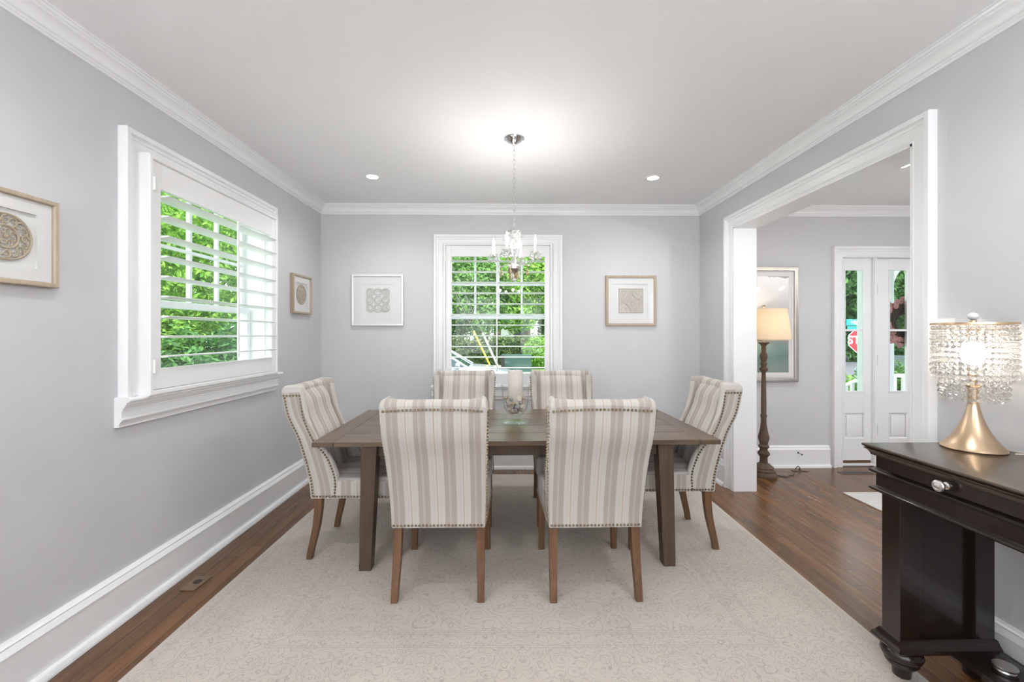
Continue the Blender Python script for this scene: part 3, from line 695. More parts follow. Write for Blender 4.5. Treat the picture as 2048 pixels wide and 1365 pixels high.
def panelart(m, s, y, diamond):
    for a, b in ((-1, -1), (1, -1), (1, 1), (-1, 1)):
        curl(m, (a*s*.66, b*s*.66), s*.24, 1.1, PI/4 if a*b > 0 else 3*PI/4, a, y, .0042); curl(m, (a*s*.78, b*s*.32), s*.15, 1.0, 1, -b, y, .0038); curl(m, (a*s*.32, b*s*.78), s*.15, 1.0, 2, b, y, .0038)
    if diamond:
        m.tube([(-s, y, -s), (s, y, -s), (s, y, s), (-s, y, s)], .004, 4, closed=True)
        for q in (.92, .74):
            P = []
            for k in range(4):
                for t in range(6):
                    a0, a1 = k*PI/2, (k+1)*PI/2; u = t/6; e = 1-.22*math.sin(PI*u); P.append((s*q*e*(math.cos(a0)*(1-u)+math.cos(a1)*u), y, s*q*e*(math.sin(a0)*(1-u)+math.sin(a1)*u)))
            m.tube(P, .0042, 5, closed=True)
        for k in range(4):
            a = k*PI/2; P = [(s*.5*u*math.cos(a)+s*.09*math.sin(PI*u)*sg*-math.sin(a), y, s*.5*u*math.sin(a)+s*.09*math.sin(PI*u)*sg*math.cos(a)) for sg in (1, -1) for u in ([i/6 for i in range(7)] if sg == 1 else [1-i/6 for i in range(7)])]
            m.tube(P, .0036, 5)
    else:
        for i in (-1, 0, 1):
            for j in (-1, 0, 1):
                c = (i*s*.64, j*s*.64); curl(m, c, s*.30, 1.4, i+j, 1 if (i+j) % 2 else -1, y, .0042)
                m.tube([(c[0]+s*.31*math.cos(k*PI/8), y, c[1]+s*.31*math.sin(k*PI/8)) for k in range(16)], .0034, 5, closed=True)
def picture(name, label, loc, rz, wd, ht, fw, dp, fm, wo, style, artm, cat='picture', mm=None):
    """local: x along wall, z up, -y into the room; origin at centre on the wall; wo: opening half sizes"""
    r = thing(name, label, cat, loc, rz); a, b = wd/2, ht/2
    MB().sweep([(-a+fw, -b+fw), (-a+fw, b-fw), (a-fw, b-fw), (a-fw, -b+fw)], [(0, .0), (0, dp-.010), (.003, dp-.002), (.006, dp), (fw-.003, dp), (fw, dp-.003), (fw, 0)], (0, 0, 0), (1, 0, 0), (0, 0, 1), (0, -1, 0)).build('frame', fm, r)
    MB().box(-a+fw-.002, a-fw+.002, -.010, -.004, -b+fw-.002, b-fw+.002).build('backing_board', mm or M_mat, r, smooth=False)
    ym = -dp+.014
    m = MB(); A, B = a-fw, b-fw; p, q = wo
    m.box(-A, -p, ym, ym+.003, -B, B); m.box(p, A, ym, ym+.003, -B, B); m.box(-p, p, ym, ym+.003, q, B); m.box(-p, p, ym, ym+.003, -B, -q)
    g = .0006
    for x0, x1, z0, z1 in ((-p-.004, -p-g, -q-g, q+g), (p+g, p+.004, -q-g, q+g), (-p-g, p+g, q+g, q+.004), (-p-g, p+g, -q-.004, -q-g)): m.box(x0, x1, ym+.0031, -.0103, z0, z1)
    m.build('mat_board', mm or M_mat, r, smooth=False)
    if style:
        m = MB(); style(m); m.build('carved_medallion' if artm else 'art', artm, r)
    MB().box(-A, A, -dp+.006, -dp+.008, -B, B).build('glass', M_picglass, r, smooth=False)
    return r
M_car1 = paint('carved resin, tan', (.46, .38, .27), .6, .12, 40); M_car2 = paint('carved resin, pale', (.58, .54, .48), .6, .08, 40); M_car3 = paint('carved resin, white', (.62, .60, .58), .6, .08, 40)
L1 = (XL, 1.632, 1.757); L2 = (XL, 3.955, 1.750)
picture('framed_picture', 'pale wood shadow-box picture of a tan round medallion, near side of the large window', L1, PI/2, .355, .355, .020, .035, M_frame, (.105, .107), lambda m: medallion(m, .086, -.017), M_car1)
picture('framed_picture', 'small pale wood shadow-box with a round medallion, in the corner between window and back wall', L2, PI/2, .355, .355, .020, .035, M_frame, (.105, .107), lambda m: medallion(m, .086, -.017), M_car1)
picture('framed_picture', 'silver-white framed square scrollwork picture on the back wall, reflecting the window', (-1.309, YB, 1.735), 0, .527, .527, .024, .030, M_silverp, (.162, .162), lambda m: panelart(m, .128, -.015, False), M_car3)
picture('framed_picture', 'pale wood framed square carved panel picture between back window and hall opening', (1.296, YB, 1.732), 0, .520, .520, .026, .032, M_frame, (.172, .172), lambda m: (panelart(m, .122, -.017, True), m.box(-.128, .128, -.014, -.010, -.128, .128)), M_car2)
# hall artwork
M_art = mat('soft landscape print', (.5, .5, .5), .6); v = objc(M_art); s_ = N(M_art, 'ShaderNodeSeparateXYZ'); LK(M_art, v, s_.inputs[0]); nn = noise(M_art, v, 5, 5, .6)
r_ = N(M_art, 'ShaderNodeValToRGB'); q_ = mth(M_art, 'ADD', mth(M_art, 'DIVIDE', mth(M_art, 'ADD', s_.outputs[2], .5), 1.0), mth(M_art, 'MULTIPLY', mth(M_art, 'SUBTRACT', nn.outputs[0], .5), .14)); LK(M_art, q_, r_.inputs[0])
e_ = r_.color_ramp.elements
for p, c in ((.05, (.20, .27, .25)), (.16, (.13, .22, .21)), (.27, (.22, .33, .31)), (.33, (.36, .36, .34)), (.5, (.42, .41, .39)), (1, (.47, .46, .44))):
    x = e_.new(p); x.color = (*c, 1)
e_.remove(e_[0]); LK(M_art, r_.outputs[0], bsdf(M_art).inputs['Base Color'])
hp = picture('framed_artwork', 'tall silver framed misty landscape print behind the hall floor lamp', (2.775, YB, 1.4875), 0, .525, 1.192, .044, .035, M_silver, (.165, .50), None, None)
MB().box(-.165, .165, -.019, -.012, -.50, .50).build('print', M_art, hp, smooth=False)
MB().sweep([(-.190, -.525), (-.190, .525), (.190, .525), (.190, -.525)], [(0, .0), (0, .003), (.004, .003), (.004, 0)], (0, -.0215, 0), (1, 0, 0), (0, 0, 1), (0, -1, 0)).build('mat_line', M_plate, hp)

# ------------------------------------------------------------------ chandelier
def pendant(m, top, h, w):
    x, y, z = top; m.lathe([(.001, 0), (w*.35, -h*.25), (w, -h*.66), (w*.75, -h*.88), (.001, -h)], (x, y, z), 6, sy=.55)
    return m
def chandelier(label, loc, ztop, sc=1.0):
    """loc at ceiling; body below"""
    r = thing('chandelier', label, 'chandelier', loc)
    MB().lathe([(.069, 0), (.069, -.006), (.060, -.010), (.056, -.012), (.045, -.026), (.022, -.038), (.012, -.044), (.010, -.052), (0, -.054)], (0, 0, 0), 36).build('canopy', M_chrome, r)
    zt = ztop; c = MB(); n = int((.05+zt)/-.030); z = -.052
    L = (-.05-zt)/n
    for k in range(n):
        zc = -.052-L*(k+.5); P = []
        for i in range(12):
            a = i*2*PI/12; u, v_ = .0075*math.cos(a), (L*.62)*math.sin(a); P.append((u, 0, zc+v_) if k % 2 else (0, u, zc+v_))
        c.tube(P, .0017, 5, closed=True)
    c.build('chain', M_chrome, r)
    B = zt
    MB().lathe([(.0, 0), (.012, 0), (.020, -.004), (.045, .004), (.046, .0), (.030, -.010), (.014, -.016), (.010, -.024), (0, -.024)], (0, 0, B-.012), 24).build('top_dish', M_cryc, r)
    MB().lathe([(.008, 0), (.016, -.02), (.012, -.04), (.022, -.055), (.030, -.085), (.026, -.12), (.014, -.15), (.012, -.165), (.020, -.185), (.016, -.21), (.008, -.225)], (0, 0, B-.03), 12).build('glass_column', M_cryc, r)
    hb = B-.255
    MB().lathe([(.010, .022), (.032, .014), (.042, .006), (.042, -.014), (.034, -.018), (.028, -.030), (.010, -.044), (.005, -.052), (0, -.054)], (0, 0, hb), 20).build('hub', M_nickel, r)
    th0 = math.atan2(-.05, .14)
    for k in range(4):
        a = th0+k*PI/2; d = Vector((math.cos(a), math.sin(a), 0)); R0 = .148*sc
        P = []; 
        for i in range(15):
            t = i/14; rr = .028+(R0-.028)*t; zz = hb+.005+.035*math.sin(t*PI*1.0)*(1-t)-.050*math.sin(t*PI)*t+ .075*t**3
            P.append(d*rr+Vector((0, 0, zz)))
        zc = P[-1].z; MB().tube(P, .0055, 8).build('arm', M_cryc, r)
        MB().lathe([(.006, -.006), (.012, -.002), (.034, .010), (.036, .013), (.030, .010), (.010, .004), (.0, .004)], P[-1], 16).build('bobeche', M_cryc, r)
        cs = MB().lathe([(.0085, 0), (.0085, .062), (.006, .064), (0, .064)], P[-1]+Vector((0, 0, .004)), 14).build('candle', M_candlew, r)
        MB().lathe([(.004, 0), (.0085, .012), (.0095, .022), (.006, .040), (.002, .054), (0, .060)], P[-1]+Vector((0, 0, .068)), 12).build('bulb', M_bulb, cs)
        light('candle_bulb', 'POINT', P[-1]+Vector((0, 0, .10)), 2.1, .02, (1, .97, .94), parent=r)
        for j in range(5):
            b_ = j*2*PI/5+a; q = P[-1]+Vector((math.cos(b_)*.032, math.sin(b_)*.032, .006)); pendant(MB(), q, .046, .014).build('crystal_drop', M_cryc, r)
        q = d*(R0*.62)+Vector((0, 0, min(p.z for p in P)+.004)); m = MB(); m.ball(q, .006, 8); pendant(m, q-Vector((0, 0, .008)), .062, .012).build('crystal_drop', M_crya, r)
        # upper swags from the top dish
        for j in range(3):
            b_ = a+j*.5; q = Vector((math.cos(b_)*.042, math.sin(b_)*.042, B-.012)); m = MB()
            for i in range(6): m.ball(q-Vector((0, 0, .012*i)), .0045, 6)
            pendant(m, q-Vector((0, 0, .072)), .035, .010).build('crystal_strand', M_cryc, r)
    for k in range(6):
        a = k*PI/3; q = Vector((math.cos(a)*.026, math.sin(a)*.026, hb-.012)); m = MB(); m.ball(q, .005, 8); pendant(m, q-Vector((0, 0, .006)), .066, .014).build('crystal_drop', M_crya if k % 2 else M_cryc, r)
    m = MB(); m.ball((0, 0, hb-.056), .010, 10); m.ball((0, 0, hb-.082), .017, 12); m.build('crystal_ball', M_cryc, r)
    return r
chandelier('small crystal chandelier with four lit candle bulbs hanging over the dining table', (.058, 2.875, HC), -.615)
ch2 = chandelier('larger hall chandelier reflected in the tall silver framed print', (4.25, 1.95, HC), -.52, 1.6)

# ------------------------------------------------------------------ hall floor lamp, cord, outlet
fl = thing('floor_lamp', 'turned brown wooden floor lamp with a cream drum shade in the hall', 'lamp', (2.535, 4.15, 0))
lp = [(.0, 0), (.118, 0), (.122, .012), (.114, .028), (.102, .036), (.104, .050), (.090, .060), (.090, .072), (.072, .084), (.052, .098), (.036, .104), (.034, .150), (.038, .156), (.052, .170), (.056, .182), (.046, .196), (.036, .206), (.034, .220), (.048, .232), (.050, .242), (.036, .256), (.038, .270), (.050, .300), (.050, .320), (.040, .350), (.030, .395), (.025, .440), (.024, .470), (.031, .490), (.024, .505), (.024, .60), (.021, .75), (.018, .84), (.024, .852), (.038, .866), (.040, .874), (.026, .888), (.022, .900), (.030, .912), (.028, .924), (.022, .934), (.030, .955), (.036, .978), (.030, 1.00), (.020, 1.014), (.022, 1.045), (.020, 1.06), (.034, 1.078), (.050, 1.086), (.052, 1.094), (.0, 1.094)]
lp = [(r0*.98, z*1.195) for r0, z in lp]
MB().lathe(lp, (0, 0, 0), 32).build('pole', M_lampwood, fl)
MB().tube([(0, 0, 1.30), (0, 0, 1.34)], .008, 8).build('stem', M_brass, fl)
M_shade = mat('cream linen shade', (.74, .62, .46), .9); b_ = bsdf(M_shade); b_.inputs['Emission Color'].default_value = (1, .78, .52, 1); b_.inputs['Emission Strength'].default_value = .0
vv = objc(M_shade, (1, 1, 60)); nn = noise(M_shade, vv, 8, 3); LK(M_shade, mix(M_shade, nn.outputs[0], (.68, .59, .46), (.84, .75, .61)), b_.inputs['Base Color'])
b_.inputs['Transmission Weight'].default_value = 0
tl = N(M_shade, 'ShaderNodeBsdfTranslucent'); tl.inputs[0].default_value = (.92, .84, .70, 1); mx = N(M_shade, 'ShaderNodeMixShader'); mx.inputs[0].default_value = .45
ou = M_shade.node_tree.nodes['Material Output']; LK(M_shade, b_.outputs[0], mx.inputs[1]); LK(M_shade, tl.outputs[0], mx.inputs[2]); LK(M_shade, mx.outputs[0], ou.inputs[0])
MB().lathe([(.232, 1.330), (.198, 1.630), (.196, 1.630), (.230, 1.330)], (0, 0, 0), 48, cap=False).build('lamp_shade', M_shade, fl)
MB().lathe([(.233, 1.328), (.233, 1.337), (.229, 1.337), (.229, 1.328), (.233, 1.328)], (0, 0, 0), 48, cap=False).build('shade_trim', mat('shade trim', (.6, .52, .40), .8), fl)
MB().lathe([(.0, 1.632), (.007, 1.634), (.004, 1.644), (.014, 1.652), (.018, 1.660), (.012, 1.668), (0, 1.671)], (0, 0, 0), 14).build('finial', M_brass, fl)
light('floor_lamp_bulb', 'POINT', (0, 0, 1.47), 1.7, .05, (1, .88, .70), parent=fl)
cdm = MB().tube([(2.64, 4.13, .006), (2.72, 4.09, .005), (2.82, 4.13, .008), (2.90, 4.22, .045), (2.96, 4.27, .05), (2.985, 4.28, .03), (2.985, 4.28, .012)], .0042, 6).build('power_cord', M_dark)
tag(cdm, 'dark lamp cord looping across the hall floor to the floor outlet', 'cord')
ot = thing('floor_outlet', 'small wooden floor outlet plate in front of the hall baseboard', 'outlet', (2.985, 4.28, 0))
MB().box(-.075, .075, -.03, .03, 0, .006).build('plate', M_oldwood, ot, smooth=False, bevel=.002); MB().lathe([(.016, .006), (.016, .009), (0, .009)], (0, 0, 0), 16).build('socket', M_dark, ot)
ds = MB().tube([(3.035, YB-.024, .155), (3.04, YB-.075, .150)], .0025, 8); ds.lathe([(.006, 0), (.006, .010), (0, .012)], (3.04, YB-.073, .150), 10, RM('X', PI/2))
ds.lathe([(.008, -.004), (.008, .004)], (3.035, YB-.026, .155), 10, RM('X', PI/2)); tag(ds.build('door_stop', M_dark), 'small dark spring door stop on the hall baseboard', 'door stop')
fv = thing('floor_register', 'slotted wooden floor register in front of the front door', 'floor vent', (3.50, 4.195, 0))
MB().box(-.165, .165, -.045, .045, 0, .004).build('frame', M_oldwood, fv, smooth=False, bevel=.002)
m = MB(); m.box(-.15, -.006, -.034, .034, .004, .0052); m.box(.006, .15, -.034, .034, .004, .0052); m.build('slots', M_dark, fv, smooth=False)
fo = thing('floor_outlet', 'wooden floor outlet plate with a round hole beside the side wall baseboard', 'outlet', (-1.718, 2.395, 0), R(-2))
MB().box(-.042, .042, -.066, .066, 0, .006).build('plate', M_oldwood, fo, smooth=False, bevel=.002); MB().lathe([(.022, .006), (.022, .0075), (.017, .0075), (.016, .0065), (0, .0065)], (0, .012, 0), 24).build('socket', mat('dark socket', (.03, .02, .012), .5), fo)

# ------------------------------------------------------------------ console table
ct = thing('console_table', 'dark espresso console table with a drawer and bun feet against the right wall', 'table', (0, 0, 0))
X0, X1, Y0, Y1, ZT = 1.520, 1.990, .42, 1.800, .920
def prism(m, pr, x0, x1, y0, y1, z):  # moulding ring round a rectangle; pr: (out, dz)
    m.loft([[(x0-o, y0-o, z+h), (x1+min(o, .006), y0-o, z+h), (x1+min(o, .006), y1+o, z+h), (x0-o, y1+o, z+h)] for o, h in pr])
    return m
m = MB(); prism(m, [(-.012, -.044), (-.010, -.036), (-.004, -.026), (.004, -.021), (.006, -.018), (.0, -.016), (.008, -.010), (.010, -.005), (.007, -.001), (.003, 0)], X0+.010, X1-.006, Y0+.01, Y1-.01, ZT)
m.build('top', M_esp_lit_top, ct, ang=30)
ax0, ax1, ay0, ay1 = X0+.034, X1-.012, Y0+.03, Y1-.034
MB().box(ax0, ax1, ay0, ay1, .735, ZT-.040).build('apron', M_esp, ct, smooth=False, bevel=.001)
for z in (.812, .738):
    m = MB(); prism(m, [(.0, -.013), (.010, -.010), (.016, -.004), (.017, .002), (.013, .006), (.004, .009), (.0, .012)], ax0, ax1, ay0, ay1, z); m.build('moulding', M_esp, ct, ang=30)
for y0_, y1_ in ((1.245, 1.70), (.50, 1.20)):
    d_ = MB().box(ax0-.006, ax0+.01, y0_, y1_, .826, .874).build('drawer', M_esp, ct, smooth=False, bevel=.0015)
    kn = MB(); yk = (y0_+y1_)/2; kn.lathe([(.013, 0), (.013, .004), (.007, .008), (.006, .016), (.010, .022), (.019, .026), (.021, .031), (.019, .036), (.012, .039), (.010, .038), (.007, .041), (0, .042)], (ax0-.006, yk, .850), 24, RM('Y', -PI/2)); kn.build('knob', M_nickel, d_)
for (pa, pb) in ((1.663, 1.745), (.47, .55)):
    px0, px1 = 1.560, 1.942
    MB().box(px0, px0+.082, pa, pb, .165, .728).build('post', M_esp, ct, smooth=False, bevel=.002)
    MB().box(px1-.078, px1, pa, pb, .165, .728).build('post', M_esp, ct, smooth=False, bevel=.002)
    MB().box(px0+.08, px1-.07, pa+.025, pb-.025, .165, .728).build('end_panel', M_esp, ct, smooth=False)
    m = MB(); prism(m, [(.012, -.052), (.022, -.048), (.026, -.040), (.024, -.030), (.014, -.020), (.012, -.014), (.006, -.004), (0, .0)], px0, px1, pa, pb, .172); m.build('plinth', M_esp, ct, ang=30)
    for fx in (px0+.045, px1-.045):
        MB().lathe([(.026, 0), (.030, .004), (.033, .040), (.036, .046), (.050, .050), (.056, .060), (.054, .070), (.048, .074), (.064, .080), (.070, .094), (.066, .110), (.050, .122)], (fx, (pa+pb)/2, 0), 28).build('foot', M_esp, ct)
MB().box(1.748, 1.945, .50, 1.72, .118, .140).build('shelf', M_esp, ct, smooth=False, bevel=.003)
ct.location.z = .0062
dk = thing('metal_disc', 'flat round silver disc lying on the low shelf of the dark console', 'coaster', (1.842, 1.545, .1465))
MB().lathe([(.0, 0), (.030, 0), (.031, .004), (.028, .010), (.034, .012), (.035, .018), (.033, .020), (0, .020)], (0, 0, 0), 32).build('disc', M_nickel, dk)

# ------------------------------------------------------------------ table lamp
tlp = thing('table_lamp', 'brass table lamp with hanging clear crystal strand shade on the dark console', 'lamp', (1.884, 1.690, ZT+.0064))
MB().lathe([(.0, 0), (.095, 0), (.097, .004), (.094, .010), (.080, .026), (.064, .048), (.050, .072), (.038, .100), (.028, .130), (.021, .158), (.0175, .178), (.0175, .182), (.0, .182)], (0, 0, 0), 48).build('base', M_brass, tlp)
MB().lathe([(.0165, .182), (.0165, .242), (.020, .244), (.020, .252), (.010, .256), (.010, .30), (.0, .30)], (0, 0, 0), 24).build('stem', M_brass, tlp)
m = MB()
for s in (-1, 1): m.ball((s*.024, -.004, .256), .0075, 8)
m.tube([(-.03, 0, .256), (.03, 0, .256)], .003, 6); m.build('switch', M_brass, tlp)
m = MB(); m.tube([(.042*math.sin(t*PI)*(1 if t < .5 else 1), 0, .27+.235*t) for t in [i/12 for i in range(13)]], .0018, 6); m.tube([(-.042*math.sin(t*PI), 0, .27+.235*t) for t in [i/12 for i in range(13)]], .0018, 6); m.build('harp', M_brass, tlp)
MB().ball((0, 0, .385), .038, 18, (1, 1, 1.25)).build('bulb', M_bulb2, tlp)
MB().lathe([(.118, .500), (.126, .500), (.126, .508), (.118, .508), (.118, .500)], (0, 0, 0), 48, cap=False).lathe([(0, .504), (.12, .504), (.12, .506), (0, .506)], (0, 0, 0), 48).build('shade_ring', M_brass, tlp)
MB().lathe([(.010, .506), (.010, .518), (.0, .52)], (0, 0, 0), 12).build('finial_neck', M_brass, tlp)
MB().ball((0, 0, .534), .0175, 14, (1, 1, .85)).build('finial', M_porc, tlp)
light('table_lamp_bulb', 'POINT', (0, 0, .40), 1.6, .04, (1, .88, .72), parent=tlp)
def strand(nb):
    m = MB()
    for i in range(nb):
        z = -.012-.0218*i; M3 = RM('Z', i*.7)
        m.lathe([(.001, .0095), (.0088, .0042), (.0108, 0), (.0088, -.0042), (.001, -.0095)], (0, 0, z), 8, M3, sy=.6)
    return m
for (rad, cnt, nb) in ((.118, 34, 10), (.094, 27, 14)):
    src = None
    for k in range(cnt):
        a = 2*PI*(k+.5*(nb == 14))/cnt
        if src is None: src = strand(nb).build('crystal_strand', M_cry, tlp, smooth=False); o = src
        else: o = src.copy(); COL.objects.link(o); o.parent = tlp
        o.location = (rad*math.cos(a), rad*math.sin(a), .500); o.rotation_euler = (0, 0, a+PI/2)
cdm = MB().tube([(1.948, 1.600, ZT+.010), (1.964, 1.580, ZT+.013), (1.979, 1.598, ZT+.015), (1.983, 1.64, ZT+.010), (1.985, 1.70, ZT+.0095)], .0022, 6).build('power_cord', mat('clear cord', (.55, .5, .42), .3))
tag(cdm, 'pale thin cord looping on the console top behind the brass lamp', 'cord')
sw = thing('light_switch', 'white double light switch plate on the wall behind the crystal lamp', 'switch', (XR, 1.945, 1.40))
MB().box(-.006, 0, -.06, .06, -.06, .06).build('plate', M_plate, sw, smooth=False, bevel=.002)
for s in (-1, 1): MB().box(-.010, -.004, s*.025-.012, s*.025+.012, -.03, .03).build('rocker', M_plate, sw, smooth=False, bevel=.002)
#EXTERIOR
# ------------------------------------------------------------------ wreath on the door
random.seed(11)
wr = thing('wreath', 'round twig wreath with pink blossoms hanging outside the front door glass', 'wreath', (4.295, YB+.12, 1.507))
M_twig = paint('dark twigs', (.05, .03, .02), .9, .4, 60); M_pink = paint('pink petals', (.50, .24, .24), .8, .25, 40); M_leafw = mat('wreath leaf', (.12, .22, .05), .7)
m = MB()
for k in range(30):
    P = []; ph = rn(0, 6); q = .16+rn(-.06, .05)
    for i in range(28): a = i*2*PI/28; P.append(((q+.012*math.sin(3*a+ph))*math.cos(a), .018*math.sin(4*a+ph)*1.0, (q+.012*math.sin(3*a+ph))*math.sin(a)))
    m.tube(P, .007, 5, closed=True)
m.build('twig_ring', M_twig, wr)
def blossom():
    m = MB()
    for k in range(7):
        a = k*2*PI/7; m.ball((.018*math.cos(a), -.004, .018*math.sin(a)), .013, 6, (1, .5, 1))
    m.ball((0, -.010, 0), .012, 6); return m
bl = None
for k in range(84):
    a = rn(0, 2*PI); q = rn(.17, .255)
    if bl is None: bl = blossom().build('blossom', M_pink, wr); o = bl
    else: o = bl.copy(); COL.objects.link(o); o.parent = wr
    o.location = (q*math.cos(a), rn(-.02, .03), q*math.sin(a)); o.rotation_euler = (rn(-.6, .6), rn(0, 6), rn(-.6, .6)); o.scale = [rn(.9, 1.4)]*3

# ------------------------------------------------------------------ outdoors
def leafmat(name, c1, c2):
    m = mat(name, c1, .5, spec=.35); g = N(m, 'ShaderNodeNewGeometry'); c = mix(m, g.outputs['Random Per Island'], c1, c2); b = bsdf(m); LK(m, c, b.inputs['Base Color'])
    t = N(m, 'ShaderNodeBsdfTranslucent'); LK(m, c, t.inputs[0]); mx = N(m, 'ShaderNodeMixShader'); mx.inputs[0].default_value = .35
    LK(m, b.outputs[0], mx.inputs[1]); LK(m, t.outputs[0], mx.inputs[2]); LK(m, mx.outputs[0], m.node_tree.nodes['Material Output'].inputs[0]); return m
LF1 = leafmat('bright leaves', (.10, .26, .03), (.30, .50, .08)); LF2 = leafmat('deep leaves', (.03, .10, .025), (.10, .24, .06)); LF3 = leafmat('mid leaves', (.06, .17, .035), (.20, .36, .08)); LF4 = leafmat('hedge leaves', (.03, .08, .02), (.14, .20, .05))
M_bark = paint('bark', (.12, .09, .06), .9, .3, 20)
def foliage(blobs, n, size, seed, up=.5):
    rd = random.Random(seed); vs = []; fs = []; tot = sum(b[3]*b[4]*b[5] for b in blobs)
    for (x, y, z, a, b, c) in blobs:
        k = int(n*a*b*c/tot)
        for i in range(k):
            while True:
                d = Vector((rd.uniform(-1, 1), rd.uniform(-1, 1), rd.uniform(-1, 1)))
                if .05 < d.length < 1: break
            d.normalize(); q = rd.uniform(.35, 1)**.5*(1+.16*math.sin(d.x*7+seed)*math.cos(d.z*6+d.y*5))
            p = Vector((x+d.x*a*q, y+d.y*b*q, z+d.z*c*q))
            nrm = (d*.6+Vector((rd.gauss(0, .6), rd.gauss(0, .6), rd.gauss(up, .6)))).normalized(); u = nrm.orthogonal().normalized(); v = nrm.cross(u); an = rd.uniform(0, 6.28)
            u, v = u*math.cos(an)+v*math.sin(an), v*math.cos(an)-u*math.sin(an); s = size*rd.uniform(.6, 1.3)
            i0 = len(vs); vs += [p-u*s, p-v*s*.38+nrm*s*.10, p+u*s, p+v*s*.38+nrm*s*.10]; fs += [(i0, i0+1, i0+2), (i0, i0+2, i0+3)]
    m = MB(); m.v = [tuple(v) for v in vs]; m.f = [list(f) for f in fs]; m.uv = [None]*len(fs); return m
def leaves(root, blobs, n, size, seed, mt, up=.5, name='foliage'):
    m = foliage(blobs, n, size, seed, up); me = bpy.data.meshes.new(name); me.from_pydata(m.v, [], m.f); me.materials.append(mt); me.update()
    o = bpy.data.objects.new(name, me); COL.objects.link(o); o.parent = root; return o
def tree(name, label, cat, loc, blobs, n, size, seed, mt, trunk=.1, h=1.5, group=None, up=.5):
    r = thing(name, label, cat, loc, 0, group); t = MB(); t.tube([(0, 0, -.1), (.03*h, 0, h*.5), (0, .02*h, h)], [trunk*1.2, trunk, trunk*.7], 8)
    rd = random.Random(seed)
    for k in range(5):
        a = rd.uniform(0, 6.28); t.tube([(0, 0, h*.7), (h*.25*math.cos(a), h*.25*math.sin(a), h*1.05), (h*.5*math.cos(a), h*.5*math.sin(a), h*1.35)], [trunk*.5, trunk*.35, trunk*.15], 6)
    t.build('trunk', M_bark, r); leaves(r, blobs, n, size, seed, mt, up); return r
M_grass = paint('grass', (.12, .24, .04), .9, .3, 8, .3); M_asph = paint('asphalt', (.085, .085, .095), .9, .08, 5, .2); M_conc = paint('pale concrete', (.35, .34, .32), .8, .05, 8)
GZ = -.65
st('lawn', MB().box(-30, 9, YB+.2, 60, GZ-.3, GZ).box(-30, XL-.2, -6, YB+.2, GZ-.3, GZ), M_grass, smooth=False)
st('street', MB().box(9, 70, -6, 75, -1.4, -1.1), M_asph, smooth=False)
st('terrace_lawn', MB().box(-6, 7, 13.2, 40, GZ, .06), M_grass, smooth=False)
st('kerb', MB().box(-6, 7, 16.35, 16.5, .06, .17), M_conc, smooth=False)
st('driveway', MB().box(-9, 1.2, 9.6, 13.2, GZ, -.38), M_asph, smooth=False)
# by the side window
tree('leafy_tree', 'bright green leafy tree outside the large side window', 'tree', (-4.7, 6.2, GZ), [(0, 0, 3.0, 1.3, 1.2, 1.15), (.5, -.4, 3.7, 1.0, 1.0, .8), (-.7, .3, 2.5, 1.0, 1.0, .8), (.2, .5, 3.9, 1.1, 1.0, .9)], 24000, .047, 3, LF1, .07, 2.2, up=.2)
tree('broadleaf_shrub', 'dark glossy broadleaf shrub low outside the large side window', 'shrub', (-3.75, 5.35, GZ), [(0, 0, 1.15, .8, .75, 1.0), (.2, .5, 1.5, .55, .6, .7)], 9000, .052, 5, LF2, .05, .8)
tree('broadleaf_shrub', 'bright green arching shrub below the leafy tree outside the side window', 'shrub', (-4.55, 5.45, GZ), [(0, 0, 1.3, .8, .8, 1.15), (-.3, .2, 1.7, .7, .7, .8)], 13000, .045, 6, LF1, .05, .8, up=.2)
tree('evergreen_tree', 'tall dark tree behind the leafy shrubs outside the side window', 'tree', (-7.4, 9.8, GZ), [(0, 0, 3.0, 2.2, 2.2, 3.4)], 12000, .12, 8, LF2, .14, 3)
# behind the back window
hg = thing('hedge', 'long clipped dark green hedge on the bank outside the back window', 'hedge', (0, 17.4, .06))
leaves(hg, [(x*.9, 0, .62, .75, .6, .68) for x in range(-5, 6)], 26000, .07, 12, LF4, .6)
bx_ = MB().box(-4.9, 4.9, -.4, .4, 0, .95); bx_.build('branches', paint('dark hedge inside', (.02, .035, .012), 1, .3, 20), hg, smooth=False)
tree('garden_tree', 'light green tree above the hedge, left of the tilt rod in the back window', 'tree', (-2.2, 20.5, .06), [(0, 0, 3.4, 2.4, 1.6, 2.2), (1.1, -.5, 2.2, 1.3, 1.2, 1.1), (-1, 0, 1.9, 1.4, 1.2, 1.1)], 15000, .12, 21, LF3, .16, 2.6)
tree('garden_tree', 'tree with pale leaves right of the tilt rod beyond the hedge', 'tree', (1.05, 21.5, .06), [(0, 0, 3.9, 1.9, 1.5, 1.9), (-.5, -.5, 2.2, 1.1, 1.0, .8), (.9, 0, 5.2, 1.3, 1.2, 1.3)], 13000, .12, 22, LF1, .14, 2.6, up=.2)
tree('cypress_tree', 'narrow dark conifer at the right edge of the back window view', 'tree', (2.35, 23, .06), [(0, 0, 2.4, .6, .6, 2.6)], 6000, .10, 23, LF2, .1, 2)
tree('garden_tree', 'tall full green tree standing far behind the hedge', 'tree', (-.6, 27, .06), [(0, 0, 5.6, 3.6, 2.4, 3.2), (2.6, 0, 7, 2.4, 2, 2.4), (-2.6, 0, 6.4, 2.4, 2, 2.6)], 16000, .17, 24, LF3, .22, 4)
tree('flowering_shrub', 'yellow-green shrub at the right end of the hedge', 'shrub', (1.25, 16.2, .06), [(0, 0, .62, .62, .5, .62)], 4500, .055, 25, LF1, .04, .4)
hs = thing('house', 'white clapboard house far behind the garden trees', 'house', (4.2, 34, .06))
